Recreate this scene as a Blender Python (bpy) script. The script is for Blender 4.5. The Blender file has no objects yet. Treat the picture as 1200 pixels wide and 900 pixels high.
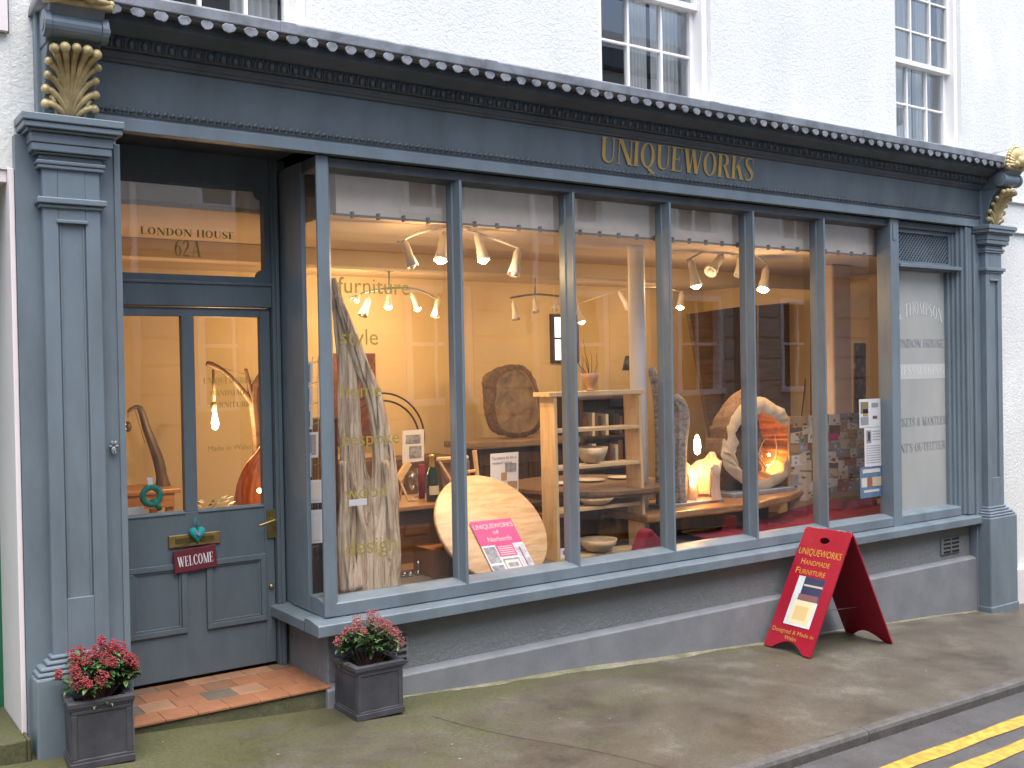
import bpy, math, random
from mathutils import Vector, Matrix
from math import sin, cos, pi, radians, atan2, sqrt
random.seed(7)
S = bpy.context.scene
COL = S.collection
# ------------------------------------------------------------------ camera
FPX = 1227.0; YAW, PIT, ROL = radians(34.895), radians(-0.6906), radians(-1.0325)
CAM = Vector((0, -4.9, 1.75))
F = Vector((sin(YAW)*cos(PIT), cos(YAW)*cos(PIT), sin(PIT)))
R0 = Vector((cos(YAW), -sin(YAW), 0)); U0 = R0.cross(F)
R = R0*cos(ROL)+U0*sin(ROL); U = -R0*sin(ROL)+U0*cos(ROL)
cd = bpy.data.cameras.new('camera'); cam = bpy.data.objects.new('camera', cd); COL.objects.link(cam)
cd.sensor_width = 36; cd.lens = FPX/1200*36; cd.clip_start = .05; cd.clip_end = 500
M = Matrix((( R.x, U.x, -F.x), (R.y, U.y, -F.y), (R.z, U.z, -F.z))).to_4x4(); M.translation = CAM
cam.matrix_world = M; S.camera = cam

def ray(u, v): return R*((u-600)/FPX) - U*((v-450)/FPX) + F
def PY(u, v, Y):
    d = ray(u, v); return CAM + d*((Y-CAM.y)/d.y)
def PX(u, v, X):
    d = ray(u, v); return CAM + d*((X-CAM.x)/d.x)
def PZ(u, v, Z):
    d = ray(u, v); return CAM + d*((Z-CAM.z)/d.z)
def G(x, y): return .2-.06*x+.02*y          # pavement slope

# ------------------------------------------------------------------ materials
def nt(name):
    m = bpy.data.materials.new(name); m.use_nodes = True
    t = m.node_tree; b = t.nodes['Principled BSDF']; return m, t, b
def L(t, a, b): t.links.new(a, b)
def ramp(t, fac, stops):
    r = t.nodes.new('ShaderNodeValToRGB'); e = r.color_ramp.elements
    while len(e) > 1: e.remove(e[-1])
    for i, (p, c) in enumerate(stops):
        k = e[0] if i == 0 else e.new(p)
        k.position = p; k.color = (*c, 1)
    if fac: L(t, fac, r.inputs[0])
    return r
def noise(t, scale, detail=4, rough=.55, stretch=None, dist=0.0, rot=None):
    tc = t.nodes.new('ShaderNodeTexCoord'); mp = t.nodes.new('ShaderNodeMapping')
    L(t, tc.outputs['Object'], mp.inputs[0])
    if stretch: mp.inputs['Scale'].default_value = stretch
    if rot: mp.inputs['Rotation'].default_value = rot
    n = t.nodes.new('ShaderNodeTexNoise'); n.inputs['Scale'].default_value = scale
    n.inputs['Detail'].default_value = detail; n.inputs['Roughness'].default_value = rough
    n.inputs['Distortion'].default_value = dist
    L(t, mp.outputs[0], n.inputs[0]); return n
def bump(t, b, h, strength, dist=.01):
    n = t.nodes.new('ShaderNodeBump'); n.inputs['Strength'].default_value = strength
    n.inputs['Distance'].default_value = dist; L(t, h, n.inputs['Height']); L(t, n.outputs[0], b.inputs['Normal'])
def sc(c, k): return tuple(min(1, x*k) for x in c)
def plain(name, col, rough=.5, metal=0, var=.12, vs=6, bs=0, bscale=60, bd=.004, spec=.5, coat=0, streak=None):
    m, t, b = nt(name)
    n = noise(t, vs, 5, .6, streak)
    r = ramp(t, n.outputs[0], [(.3, sc(col, 1-var)), (.7, sc(col, 1+var))]); L(t, r.outputs[0], b.inputs['Base Color'])
    b.inputs['Roughness'].default_value = rough; b.inputs['Metallic'].default_value = metal
    b.inputs['Specular IOR Level'].default_value = spec
    if coat: b.inputs['Coat Weight'].default_value = coat
    if bs: bump(t, b, noise(t, bscale, 3, .6, streak).outputs[0], bs, bd)
    return m
def wood(name, c0, c1, stretch=(1, 1, 12), scale=6, rough=.45, bs=.15, dist=.6, rot=None, c2=None):
    m, t, b = nt(name)
    n = noise(t, scale, 8, .65, stretch, dist, rot)
    st = [(.3, c0), (.62, c1)] + ([(.8, c2)] if c2 else [])
    r = ramp(t, n.outputs[0], st); L(t, r.outputs[0], b.inputs['Base Color'])
    b.inputs['Roughness'].default_value = rough; bump(t, b, n.outputs[0], bs, .01); return m
def emit(name, col, st):
    m, t, b = nt(name); b.inputs['Base Color'].default_value = (*sc(col, .6), 1)
    b.inputs['Emission Color'].default_value = (*col, 1); b.inputs['Emission Strength'].default_value = st; return m
def mat(name, col, rough=.6, metal=0):
    m, t, b = nt(name); b.inputs['Base Color'].default_value = (*col, 1)
    b.inputs['Roughness'].default_value = rough; b.inputs['Metallic'].default_value = metal; return m

# aged gloss paint: slightly brushed, faint drips and chips of lighter undercoat
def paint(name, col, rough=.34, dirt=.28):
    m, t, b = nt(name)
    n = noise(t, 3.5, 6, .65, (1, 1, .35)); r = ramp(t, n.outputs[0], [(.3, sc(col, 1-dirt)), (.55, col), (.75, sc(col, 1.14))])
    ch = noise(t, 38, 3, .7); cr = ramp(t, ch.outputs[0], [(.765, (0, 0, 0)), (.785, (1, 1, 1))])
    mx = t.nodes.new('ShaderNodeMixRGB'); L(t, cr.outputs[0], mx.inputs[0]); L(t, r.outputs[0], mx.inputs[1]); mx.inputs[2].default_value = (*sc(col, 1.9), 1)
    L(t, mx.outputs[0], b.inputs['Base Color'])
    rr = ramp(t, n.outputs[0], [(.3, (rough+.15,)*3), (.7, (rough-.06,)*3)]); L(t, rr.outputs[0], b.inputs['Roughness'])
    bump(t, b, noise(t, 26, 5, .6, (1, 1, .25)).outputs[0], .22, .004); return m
BLUE = paint('blue_grey_paint', (.146, .186, .216))
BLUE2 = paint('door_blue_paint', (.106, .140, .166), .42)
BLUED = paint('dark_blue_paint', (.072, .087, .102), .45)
MASON = plain('painted_masonry', (.180, .190, .205), .6, 0, .14, 5, .35, 50, .004)
def roughcast(name, col, rough=.85, bs=.5, scale=42, stain=(.8, .9)):
    m, t, b = nt(name)
    n = noise(t, 1.6, 6, .65, (1, 1, .5)); r = ramp(t, n.outputs[0], [(.25, sc(col, stain[0])), (.55, sc(col, stain[1])), (.7, col)])
    L(t, r.outputs[0], b.inputs['Base Color']); b.inputs['Roughness'].default_value = rough
    a = noise(t, scale, 6, .7, None, .6); bump(t, b, a.outputs[0], bs, .02); return m
RENDER = roughcast('white_roughcast', (.80, .82, .80))
STALL = roughcast('grey_rendered_stallriser', (.215, .230, .235), .7, .8, 30, (.8, .95))
PINKW = plain('smooth_pinkish_render', (.72, .66, .66), .7, 0, .05, 3, .2, 30)
WHITEP = plain('white_gloss_paint', (.80, .79, .78), .35, 0, .04, 5, .1, 30)
LEAD = plain('weathered_lead', (.20, .215, .235), .45, .35, .35, 7, .3, 30)
LEADL = plain('pale_lead_tongue', (.20, .215, .235), .5, .3, .5, 14, .3, 40)
GOLD = plain('gilt_plaster', (.46, .36, .17), .42, .15, .35, 16, .4, 60)
BRASS = plain('aged_brass', (.42, .30, .12), .35, .9, .25, 20, .1, 60)
GOLDTXT = plain('gold_signwriting', (.44, .28, .07), .45, .2, .12, 20)
GOLDGL = plain('gilt_glass_lettering', (.34, .27, .07), .5, .2, .1, 20)
GREENDOOR = plain('green_door_paint', (.01, .13, .06), .35, 0, .1)
IVORY = plain('interior_cream_wall', (.58, .455, .27), .8, 0, .10, 1.2, .08, 20)
CEIL = plain('interior_ceiling_paint', (.60, .48, .34), .85, 0, .08, 1.0, .05, 20)
GREYBOARD = plain('pale_grey_board', (.70, .60, .49), .8, 0, .09, 5, .2, 20)
SHOPFLOOR = wood('dark_floorboards', (.05, .03, .018), (.12, .07, .04), (1, 9, 1), 3, .4, .1)
PLATF = plain('display_platform_paint', (.10, .09, .08), .6, 0, .1)
PINE = wood('pale_pine', (.50, .32, .14), (.66, .46, .24), (6, 6, .8), 5, .45, .06, .5)
PINEX = wood('pale_pine_shelf', (.50, .32, .14), (.66, .46, .24), (.8, 6, 6), 5, .45, .06, .5)
OAKROUND = wood('light_round_top_wood', (.48, .27, .12), (.70, .47, .26), (1.2, 7, 7), 5, .4, .05, .7, (0, radians(35), 0), (.72, .52, .32))
OAK = wood('oiled_oak', (.17, .075, .025), (.34, .17, .06), (1, 6, 6), 4, .3, .1, .8)
DARKW = wood('dark_stained_wood', (.022, .012, .008), (.07, .035, .02), (6, 6, .8), 4, .5, .15, .5)
BROWNW = wood('reclaimed_brown_wood', (.07, .035, .018), (.19, .10, .05), (1, 6, 6), 4, .55, .2, .6)
DRIFT = wood('silvery_driftwood', (.20, .14, .10), (.58, .48, .38), (6, 6, .45), 3.6, .85, .8, 1.6, None, (.72, .64, .54))
def driftmat():
    m, t, b = nt('silvery_driftwood'); n = noise(t, 3.4, 8, .68, (7, 7, .5), 1.3)
    r = ramp(t, n.outputs[0], [(.34, (.10, .06, .04)), (.41, (.38, .26, .17)), (.52, (.66, .50, .34)), (.62, (.78, .65, .49)), (.74, (.50, .30, .16))])
    L(t, r.outputs[0], b.inputs['Base Color']); b.inputs['Roughness'].default_value = .85; bump(t, b, n.outputs[0], 1.0, .02); return m
DRIFT = driftmat()
BARK = wood('birch_bark', (.06, .045, .035), (.40, .33, .27), (1.5, 1.5, 2.2), 14, .9, .8, .6)
DBARK = wood('dark_burr_bark', (.03, .02, .014), (.20, .12, .07), (3, 3, 3), 8, .9, .9, 1.5)
CUTW = plain('pale_cut_wood', (.55, .42, .27), .7, 0, .25, 8, .4, 30)
GLOWW = wood('orange_glow_wood', (.40, .12, .025), (.75, .32, .09), (6, 2, 2), 4, .5, .4, .8)  # orange tint puts the lamp glow inside the ring log into the wood
SLATE = plain('grey_slate', (.20, .21, .23), .6, 0, .2, 10, .3, 40)
RED = plain('red_board_paint', (.30, .009, .026), .33, 0, .12, 4, .08, 30)
REDDK = plain('red_board_reverse', (.30, .008, .022), .5, 0, .12, 4)
REDCL = plain('crimson_cloth', (.17, .008, .020), .9, 0, .25, 5, .3, 90)
PINK = mat('pink_print', (.80, .08, .25), .4)
PAPER = plain('white_paper', (.72, .73, .76), .6, 0, .03)
INK = mat('dark_print', (.06, .06, .07), .6)
GREYPR = plain('grey_photo_print', (.28, .30, .34), .5, 0, .6, 30)
PHOTO = [mat('photo_%s' % n, c, .45) for n, c in dict(tan=(.42, .26, .12), brown=(.16, .07, .035), cream=(.6, .5, .36), grey=(.3, .3, .34), blue=(.12, .17, .30), white=(.68, .66, .62), olive=(.22, .19, .08), rust=(.35, .10, .04), magenta=(.6, .03, .22), dark=(.04, .03, .03)).items()]
MAROON = plain('maroon_plaque', (.13, .016, .028), .5, 0, .1)
TEAL = plain('teal_felt', (.02, .27, .27), .85, 0, .15, 30, .3, 120)
TEALQ = plain('teal_knit', (.01, .17, .13), .9, 0, .3, 40, .5, 120)
TERRAP = plain('charcoal_planter', (.052, .052, .060), .55, 0, .35, 7, .25, 30)
SOIL = plain('potting_soil', (.03, .02, .014), .95, 0, .3, 30, .8, 60)
LEAF = plain('skimmia_leaf', (.035, .085, .025), .38, 0, .4, 14)
LEAFL = plain('pale_leaf', (.10, .17, .06), .4, 0, .3, 14)
BUD = plain('red_flower_bud', (.30, .035, .045), .55, 0, .45, 60)
BUD2 = plain('dusky_pink_bud', (.29, .080, .075), .55, 0, .45, 60)
STEM = mat('stem', (.10, .045, .03), .7)
GREENG = mat('bottle_green_glass', (.006, .018, .008), .08)
GOLDFOIL = plain('gold_foil', (.60, .42, .12), .3, .8, .2, 30, .4, 80)
WHITEM = mat('white_metal', (.75, .73, .70), .35)
WIRE = mat('wire', (.35, .34, .33), .35, .8)
BLACK = mat('black', (.012, .011, .012), .5)
CERAM = mat('white_ceramic', (.72, .70, .68), .2)
BOWLW = wood('turned_bowl_wood', (.42, .26, .12), (.66, .50, .30), (3, 3, 6), 4, .4, .1, .5)
CARD = plain('brown_cardboard', (.26, .12, .05), .8, 0, .08)
MIRROR = mat('mirror_glass', (.55, .48, .42), .12, .9)
CURTAIN = plain('net_curtain', (.55, .54, .50), .9, 0, .1, 4, 0, 60, .004, .2, 0, (8, 8, .2))
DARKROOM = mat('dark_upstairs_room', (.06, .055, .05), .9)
BULB = emit('lit_bulb', (1.0, .78, .40), 22)
BULBHOT = emit('bright_lit_bulb', (1.0, .82, .50), 60)
FLAME = emit('candle_bulb_glow', (1.0, .62, .20), 14)
SKYPANE = emit('daylit_pane', (.62, .80, .88), 0.0)

def glass_mat(name, tint=(1, 1, 1), base=.13, gloss=.0):
    m = bpy.data.materials.new(name); m.use_nodes = True; t = m.node_tree; t.nodes.clear()
    o = t.nodes.new('ShaderNodeOutputMaterial'); mx = t.nodes.new('ShaderNodeMixShader')
    tr = t.nodes.new('ShaderNodeBsdfTransparent'); tr.inputs[0].default_value = (*tint, 1)
    gl = t.nodes.new('ShaderNodeBsdfGlossy'); gl.inputs['Roughness'].default_value = gloss
    g = t.nodes.new('ShaderNodeNewGeometry'); d = t.nodes.new('ShaderNodeVectorMath'); d.operation = 'DOT_PRODUCT'
    L(t, g.outputs['Incoming'], d.inputs[0]); L(t, g.outputs['Normal'], d.inputs[1])
    def mth(op, a, b=None, c=None):
        n = t.nodes.new('ShaderNodeMath'); n.operation = op
        for i, x in enumerate((a, b, c)):
            if x is None: continue
            if isinstance(x, (int, float)): n.inputs[i].default_value = x
            else: L(t, x, n.inputs[i])
        return n.outputs[0]
    ab = mth('ABSOLUTE', d.outputs['Value']); om = mth('SUBTRACT', 1.0, ab); p5 = mth('POWER', om, 5.0)
    fr = mth('MULTIPLY_ADD', p5, 1-base, base)
    L(t, fr, mx.inputs[0]); L(t, tr.outputs[0], mx.inputs[1]); L(t, gl.outputs[0], mx.inputs[2]); L(t, mx.outputs[0], o.inputs[0])
    # slightly wavy old glass
    n = noise(t, 1.3, 2, .5); bp = t.nodes.new('ShaderNodeBump'); bp.inputs['Strength'].default_value = .12; bp.inputs['Distance'].default_value = .01
    L(t, n.outputs[0], bp.inputs['Height']); L(t, bp.outputs[0], gl.inputs['Normal']); return m
GLASS = glass_mat('window_glass')
GLASSU = glass_mat('upper_window_glass', (.8, .85, .9), .16)
DRINK = glass_mat('drinking_glass', (.9, .9, .9), .25)

# ------------------------------------------------------------------ mesh helpers
class MB:
    def __init__(s): s.v = []; s.f = []; s.m = []
    def add(s, vs, fs, m=0):
        o = len(s.v); s.v += [tuple(x) for x in vs]; s.f += [tuple(i+o for i in q) for q in fs]; s.m += [m]*len(fs); return s
    def box(s, x0, x1, y0, y1, z0, z1, m=0, T=None):
        vs = [Vector(p) for p in ((x0,y0,z0),(x1,y0,z0),(x1,y1,z0),(x0,y1,z0),(x0,y0,z1),(x1,y0,z1),(x1,y1,z1),(x0,y1,z1))]
        if T: vs = [T @ p for p in vs]
        return s.add(vs, [(0,3,2,1),(4,5,6,7),(0,1,5,4),(1,2,6,5),(2,3,7,6),(3,0,4,7)], m)
    def quad(s, a, b, c, d, m=0): return s.add([a, b, c, d], [(0,1,2,3)], m)
    def prismX(s, prof, x0, x1, m=0, xs=None):     # prof: closed list of (y,z) ; ccw seen from -X ... extruded along X
        n = len(prof); vs = [(x0, y, z) for y, z in prof]+[(x1, y, z) for y, z in prof]
        fs = [tuple(range(n)), tuple(reversed(range(n, 2*n)))]+[(i, i+n, (i+1) % n+n, (i+1) % n) for i in range(n)]
        return s.add(vs, fs, m)
    def prismZ(s, prof, z0, z1, m=0, T=None):
        n = len(prof); vs = [Vector((x, y, z0)) for x, y in prof]+[Vector((x, y, z1)) for x, y in prof]
        if T: vs = [T @ p for p in vs]
        fs = [tuple(reversed(range(n))), tuple(range(n, 2*n))]+[(i, (i+1) % n, (i+1) % n+n, i+n) for i in range(n)]
        return s.add(vs, fs, m)
    def prismY(s, prof, y0, y1, m=0, T=None):       # prof in (x,z)
        n = len(prof); vs = [Vector((x, y0, z)) for x, z in prof]+[Vector((x, y1, z)) for x, z in prof]
        if T: vs = [T @ p for p in vs]
        fs = [tuple(range(n)), tuple(reversed(range(n, 2*n)))]+[(i, i+n, (i+1) % n+n, (i+1) % n) for i in range(n)]
        return s.add(vs, fs, m)
    def tube(s, pts, rad, n=8, m=0, flat=1.0, caps=True, up=None, fn=None):
        pts = [Vector(p) for p in pts]; k = len(pts)
        if isinstance(rad, (int, float)): rad = [rad]*k
        ref = Vector(up) if up else Vector((0, 0, 1)); vs = []; fs = []; prev = None
        for i, p in enumerate(pts):
            d = (pts[min(i+1, k-1)]-pts[max(i-1, 0)]).normalized()
            if prev is None:
                if abs(d.dot(ref)) > .95: ref = Vector((1, 0, 0)) if not up else Vector((0, 1, 0.1))
                a = (ref-d*ref.dot(d)).normalized()
            else: a = (prev-d*prev.dot(d)).normalized()
            prev = a; b = d.cross(a)
            for j in range(n):
                t = 2*pi*j/n; r = rad[i]*(fn(t, i/(k-1)) if fn else 1)
                vs.append(p+a*(cos(t)*r)+b*(sin(t)*r*flat))
        for i in range(k-1):
            for j in range(n): fs.append((i*n+j, i*n+(j+1) % n, (i+1)*n+(j+1) % n, (i+1)*n+j))
        if caps: fs += [tuple(reversed(range(n))), tuple(range((k-1)*n, k*n))]
        return s.add(vs, fs, m)
    def lathe(s, prof, n=20, m=0, T=None):          # prof (r,z)
        vs = []; fs = []; k = len(prof)
        for r, z in prof:
            for j in range(n):
                t = 2*pi*j/n; p = Vector((r*cos(t), r*sin(t), z)); vs.append(T @ p if T else p)
        for i in range(k-1):
            for j in range(n): fs.append((i*n+j, i*n+(j+1) % n, (i+1)*n+(j+1) % n, (i+1)*n+j))
        if prof[0][0] > 1e-4: fs.append(tuple(reversed(range(n))))
        if prof[-1][0] > 1e-4: fs.append(tuple(range((k-1)*n, k*n)))
        return s.add(vs, fs, m)
    def ball(s, c, r, n=8, m=0, sz=1.0):
        return s.lathe([(max(r*sin(pi*i/n), 1e-5), -r*cos(pi*i/n)*sz) for i in range(n+1)], n+2, m, Matrix.Translation(Vector(c)))
ORG = {}
def link(o, parent=None):
    COL.objects.link(o)
    if parent: o.parent = parent
def thing(name, label, cat, loc=(0, 0, 0), group=None):
    o = bpy.data.objects.new(name, None); COL.objects.link(o); o.location = loc; o.empty_display_size = .1
    o['label'] = label; o['category'] = cat
    if group: o['group'] = group
    ORG[o] = Vector(loc); return o
def mesh_obj(name, mb, mats, org, smooth, bevel):
    me = bpy.data.meshes.new(name); me.from_pydata([tuple(Vector(p)-org) for p in mb.v], [], mb.f)
    for x in (mats if isinstance(mats, (list, tuple)) else [mats]): me.materials.append(x)
    for p, mi in zip(me.polygons, mb.m): p.material_index = mi; p.use_smooth = smooth
    me.update(); o = bpy.data.objects.new(name, me)
    if bevel:
        b = o.modifiers.new('bevel', 'BEVEL'); b.width = bevel; b.segments = 2; b.limit_method = 'ANGLE'; b.angle_limit = radians(40)
    return o
def part(name, mb, mats, parent, smooth=False, bevel=0, label=None, kind=None):
    o = mesh_obj(name, mb, mats, ORG[parent], smooth, bevel); link(o, parent); ORG[o] = ORG[parent]
    if label: o['label'] = label
    if kind: o['kind'] = kind
    return o
def solo(name, mb, mats, label, cat, loc, group=None, smooth=False, bevel=0):
    loc = Vector(loc); o = mesh_obj(name, mb, mats, loc, smooth, bevel); COL.objects.link(o); o.location = loc
    o['label'] = label; o['category'] = cat; ORG[o] = loc
    if group: o['group'] = group
    return o
def struct(name, mb, mats, smooth=False, bevel=0):
    o = mesh_obj(name, mb, mats, Vector((0, 0, 0)), smooth, bevel); COL.objects.link(o); o['kind'] = 'structure'; ORG[o] = Vector((0, 0, 0)); return o
def copy_tree(o, parent=None, d=None):
    c = o.copy(); COL.objects.link(c)
    if parent: c.parent = parent
    if d: c.location = o.location+Vector(d)
    for ch in list(o.children): copy_tree(ch, c)
    return c
def light(kind, loc, e, col, parent=None, **k):
    ld = bpy.data.lights.new('lamp_light', kind); ld.energy = e; ld.color = col
    for a, b in k.items(): setattr(ld, a, b)
    o = bpy.data.objects.new('bulb_light', ld); COL.objects.link(o)
    if parent: o.parent = parent; o.location = Vector(loc)-ORG[parent]
    else: o.location = loc
    return o
WARM = (1.0, .64, .31)

# ------------------------------------------------------------------ lettering
def arc2(cx, cy, rx, ry, ix, iy, irx, iry, a0, a1, n=14):
    o = [(cx+rx*cos(radians(a0+(a1-a0)*i/n)), cy+ry*sin(radians(a0+(a1-a0)*i/n))) for i in range(n+1)]
    q = [(ix+irx*cos(radians(a0+(a1-a0)*i/n)), iy+iry*sin(radians(a0+(a1-a0)*i/n))) for i in range(n+1)]
    return [[o[i], o[i+1], q[i+1], q[i]] for i in range(n)]
def rc(x0, x1, y0, y1): return [[(x0, y0), (x1, y0), (x1, y1), (x0, y1)]]
def dg(xa, xb, ya, yb, w): return [[(xa, ya), (xa+w, ya), (xb+w, yb), (xb, yb)]]
T_, t_, sf = .17, .055, .035
def st(x, w=T_, y0=0, y1=1, s=.07): return rc(x, x+w, y0, y1)+rc(x-s, x+w+s, y0, y0+sf)+rc(x-s, x+w+s, y1-sf, y1)
def strokev(pts):   # variable width stroke
    out = []
    for (x0, y0, w0), (x1, y1, w1) in zip(pts[:-1], pts[1:]):
        dx, dy = x1-x0, y1-y0; l = sqrt(dx*dx+dy*dy) or 1; nx, ny = -dy/l/2, dx/l/2
        out.append([(x0+nx*w0, y0+ny*w0), (x1+nx*w1, y1+ny*w1), (x1-nx*w1, y1-ny*w1), (x0-nx*w0, y0-ny*w0)])
    return out
GL = {
 'U': (.80, rc(.10,.27,.3,1)+rc(.03,.34,.965,1)+rc(.63,.685,.3,1)+rc(.55,.76,.965,1)+arc2(.3925,.3,.2925,.31,.45,.3,.18,.25,180,360)),
 'N': (.86, rc(.12,.175,0,1)+rc(.04,.25,0,.035)+rc(.02,.2,.965,1)+dg(.10,.62,1,0,.2)+rc(.72,.775,0,1)+rc(.65,.84,.965,1)),
 'I': (.34, st(.085)),
 'Q': (.86, arc2(.43,.5,.37,.515,.43,.5,.2,.46,0,360,24)+strokev([(.40,.06,.05),(.55,-.08,.13),(.72,-.2,.12),(.88,-.2,.03)])),
 'O': (.82, arc2(.41,.5,.37,.515,.41,.5,.2,.46,0,360,24)),
 'E': (.68, rc(.10,.27,0,1)+rc(.03,.6,.96,1)+rc(.03,.62,0,.04)+rc(.27,.48,.49,.53)+rc(.56,.6,.76,1)+rc(.58,.62,0,.26)+rc(.45,.48,.4,.62)),
 'F': (.62, rc(.10,.27,0,1)+rc(.03,.6,.96,1)+rc(.03,.34,0,.035)+rc(.27,.48,.47,.51)+rc(.56,.6,.74,1)+rc(.45,.48,.38,.6)),
 'W': (1.12, dg(.08,.28,1,0,.18)+dg(.50,.36,1,0,.06)+dg(.46,.68,1,0,.18)+dg(.98,.76,1,0,.06)+rc(.0,.32,.965,1)+rc(.40,.70,.965,1)+rc(.88,1.1,.965,1)),
 'R': (.80, rc(.10,.27,0,1)+rc(.03,.35,0,.035)+rc(.03,.42,.965,1)+arc2(.42,.745,.26,.255,.40,.745,.1,.215,-90,90)+rc(.27,.42,.49,.53)+dg(.36,.62,.5,0,.17)+rc(.6,.83,0,.035)),
 'K': (.82, rc(.10,.27,0,1)+rc(.03,.35,0,.035)+rc(.03,.35,.965,1)+dg(.62,.27,1,.42,.06)+dg(.36,.60,.6,0,.19)+rc(.54,.76,.965,1)+rc(.55,.84,0,.035)),
 'S': (.62, strokev([(.55,.72,.03),(.53,.86,.05),(.43,.96,.06),(.29,.985,.07),(.15,.9,.12),(.11,.78,.15),(.17,.64,.18),(.31,.52,.19),(.45,.4,.19),(.52,.26,.16),(.47,.11,.11),(.34,.015,.07),(.2,.02,.06),(.1,.12,.05),(.07,.3,.03)])),
 'L': (.66, rc(.10,.27,0,1)+rc(.03,.34,.965,1)+rc(.03,.6,0,.04)+rc(.56,.6,0,.28)),
 'D': (.82, rc(.10,.27,0,1)+rc(.03,.36,.965,1)+rc(.03,.36,0,.035)+arc2(.34,.5,.44,.5,.32,.5,.29,.46,-90,90,18)),
 'H': (.86, st(.10)+st(.60)+rc(.27,.60,.49,.53)),
 'A': (.82, dg(.37,.58,1,0,.17)+dg(.38,.12,1,0,.05)+rc(.2,.62,.33,.37)+rc(.03,.26,0,.035)+rc(.5,.82,0,.035)),
 'M': (1.0, rc(.12,.175,0,1)+rc(.04,.25,0,.035)+dg(.08,.44,1,0,.17)+dg(.80,.48,1,0,.05)+rc(.74,.91,0,1)+rc(.66,.98,0,.035)+rc(.03,.2,.965,1)+rc(.78,.98,.965,1)),
 'T': (.72, st(.275,T_,0,1)+rc(.03,.69,.96,1)+rc(.03,.07,.76,1)+rc(.65,.69,.76,1)),
 'C': (.74, arc2(.42,.5,.38,.515,.44,.5,.22,.46,42,318,22)+rc(.66,.7,.68,1)+rc(.66,.7,.1,.34)),
 'G': (.80, arc2(.42,.5,.38,.515,.44,.5,.22,.46,42,300,22)+rc(.66,.7,.68,1)+rc(.56,.72,0.02,.42)+rc(.48,.78,.4,.435)),
 'P': (.72, rc(.10,.27,0,1)+rc(.03,.35,0,.035)+rc(.03,.40,.965,1)+arc2(.40,.72,.27,.28,.38,.72,.11,.24,-90,90)+rc(.27,.40,.44,.48)),
 'J': (.5, rc(.2,.37,.15,1)+rc(.12,.45,.965,1)+strokev([(.285,.2,.17),(.22,.02,.12),(.05,-.03,.08)])),
 '6': (.6, arc2(.3,.33,.26,.34,.3,.33,.12,.29,0,360,20)+strokev([(.10,.38,.13),(.12,.62,.13),(.25,.86,.10),(.45,1.0,.05)])),
 '2': (.6, strokev([(.08,.74,.05),(.12,.9,.08),(.28,.98,.08),(.43,.9,.13),(.46,.74,.15),(.38,.55,.13),(.2,.28,.08),(.06,.06,.06)])+rc(.04,.54,0,.1)),
 '.': (.25, rc(.07,.19,0,.12)), "'": (.2, rc(.06,.15,.75,1)), '&': (.8, arc2(.34,.26,.28,.28,.36,.26,.15,.23,0,360,18)+arc2(.36,.76,.2,.24,.36,.76,.1,.2,0,360,16)+dg(.24,.62,.7,0,.12)),
 ' ': (.35, []), '-': (.4, rc(.06,.34,.42,.5)),
}
def serif2d(body, gap=.03):
    x = 0; out = []
    for ch in body:
        w, q = GL[ch]; out += [[(a+x, b) for a, b in p] for p in q]; x += w+gap
    return out, x-gap
def sans2d(body):
    cu = bpy.data.curves.new('t', 'FONT'); cu.body = body; cu.size = 1; cu.resolution_u = 3
    ob = bpy.data.objects.new('t', cu); COL.objects.link(ob)
    bpy.context.view_layer.update(); dgp = bpy.context.evaluated_depsgraph_get()
    me = bpy.data.meshes.new_from_object(ob.evaluated_get(dgp))
    vs = [v.co.copy() for v in me.vertices]; polys = [[(vs[i].x, vs[i].y) for i in p.vertices] for p in me.polygons]
    bpy.data.objects.remove(ob); bpy.data.curves.remove(cu); bpy.data.meshes.remove(me)
    x0 = min(v.x for v in vs); x1 = max(v.x for v in vs)
    return [[(a-x0, b) for a, b in p] for p in polys], x1-x0
def letters(mb, body, o, xd, yd, width, height=None, serif=True, m=0, arch=0, gap=.03):
    """flat lettering: o bottom-left corner, xd/yd unit vectors; width in m; height = cap height"""
    polys, w = (serif2d(body, gap) if serif else sans2d(body)); o = Vector(o); xd = Vector(xd).normalized(); yd = Vector(yd).normalized()
    n = xd.cross(yd); kx = width/w; ky = (height if height else kx*(1 if serif else 1)); ky = ky if (serif or not height) else height/.72
    for i, p in enumerate(polys):
        off = n*(.00012*(i % 12))
        vs = []
        for a, b in p:
            t = a/w; dy = arch*(1-(2*t-1)**2); vs.append(o+xd*(a*kx)+yd*(b*ky+dy)+off)
        mb.add(vs, [tuple(range(len(vs)))], m)
    return mb
XD = (1, 0, 0); ZD = (0, 0, 1)
def word(parent, mt, name, *a, **k):
    m = MB(); letters(m, *a, **k); return part(name, m, mt, parent)
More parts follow.
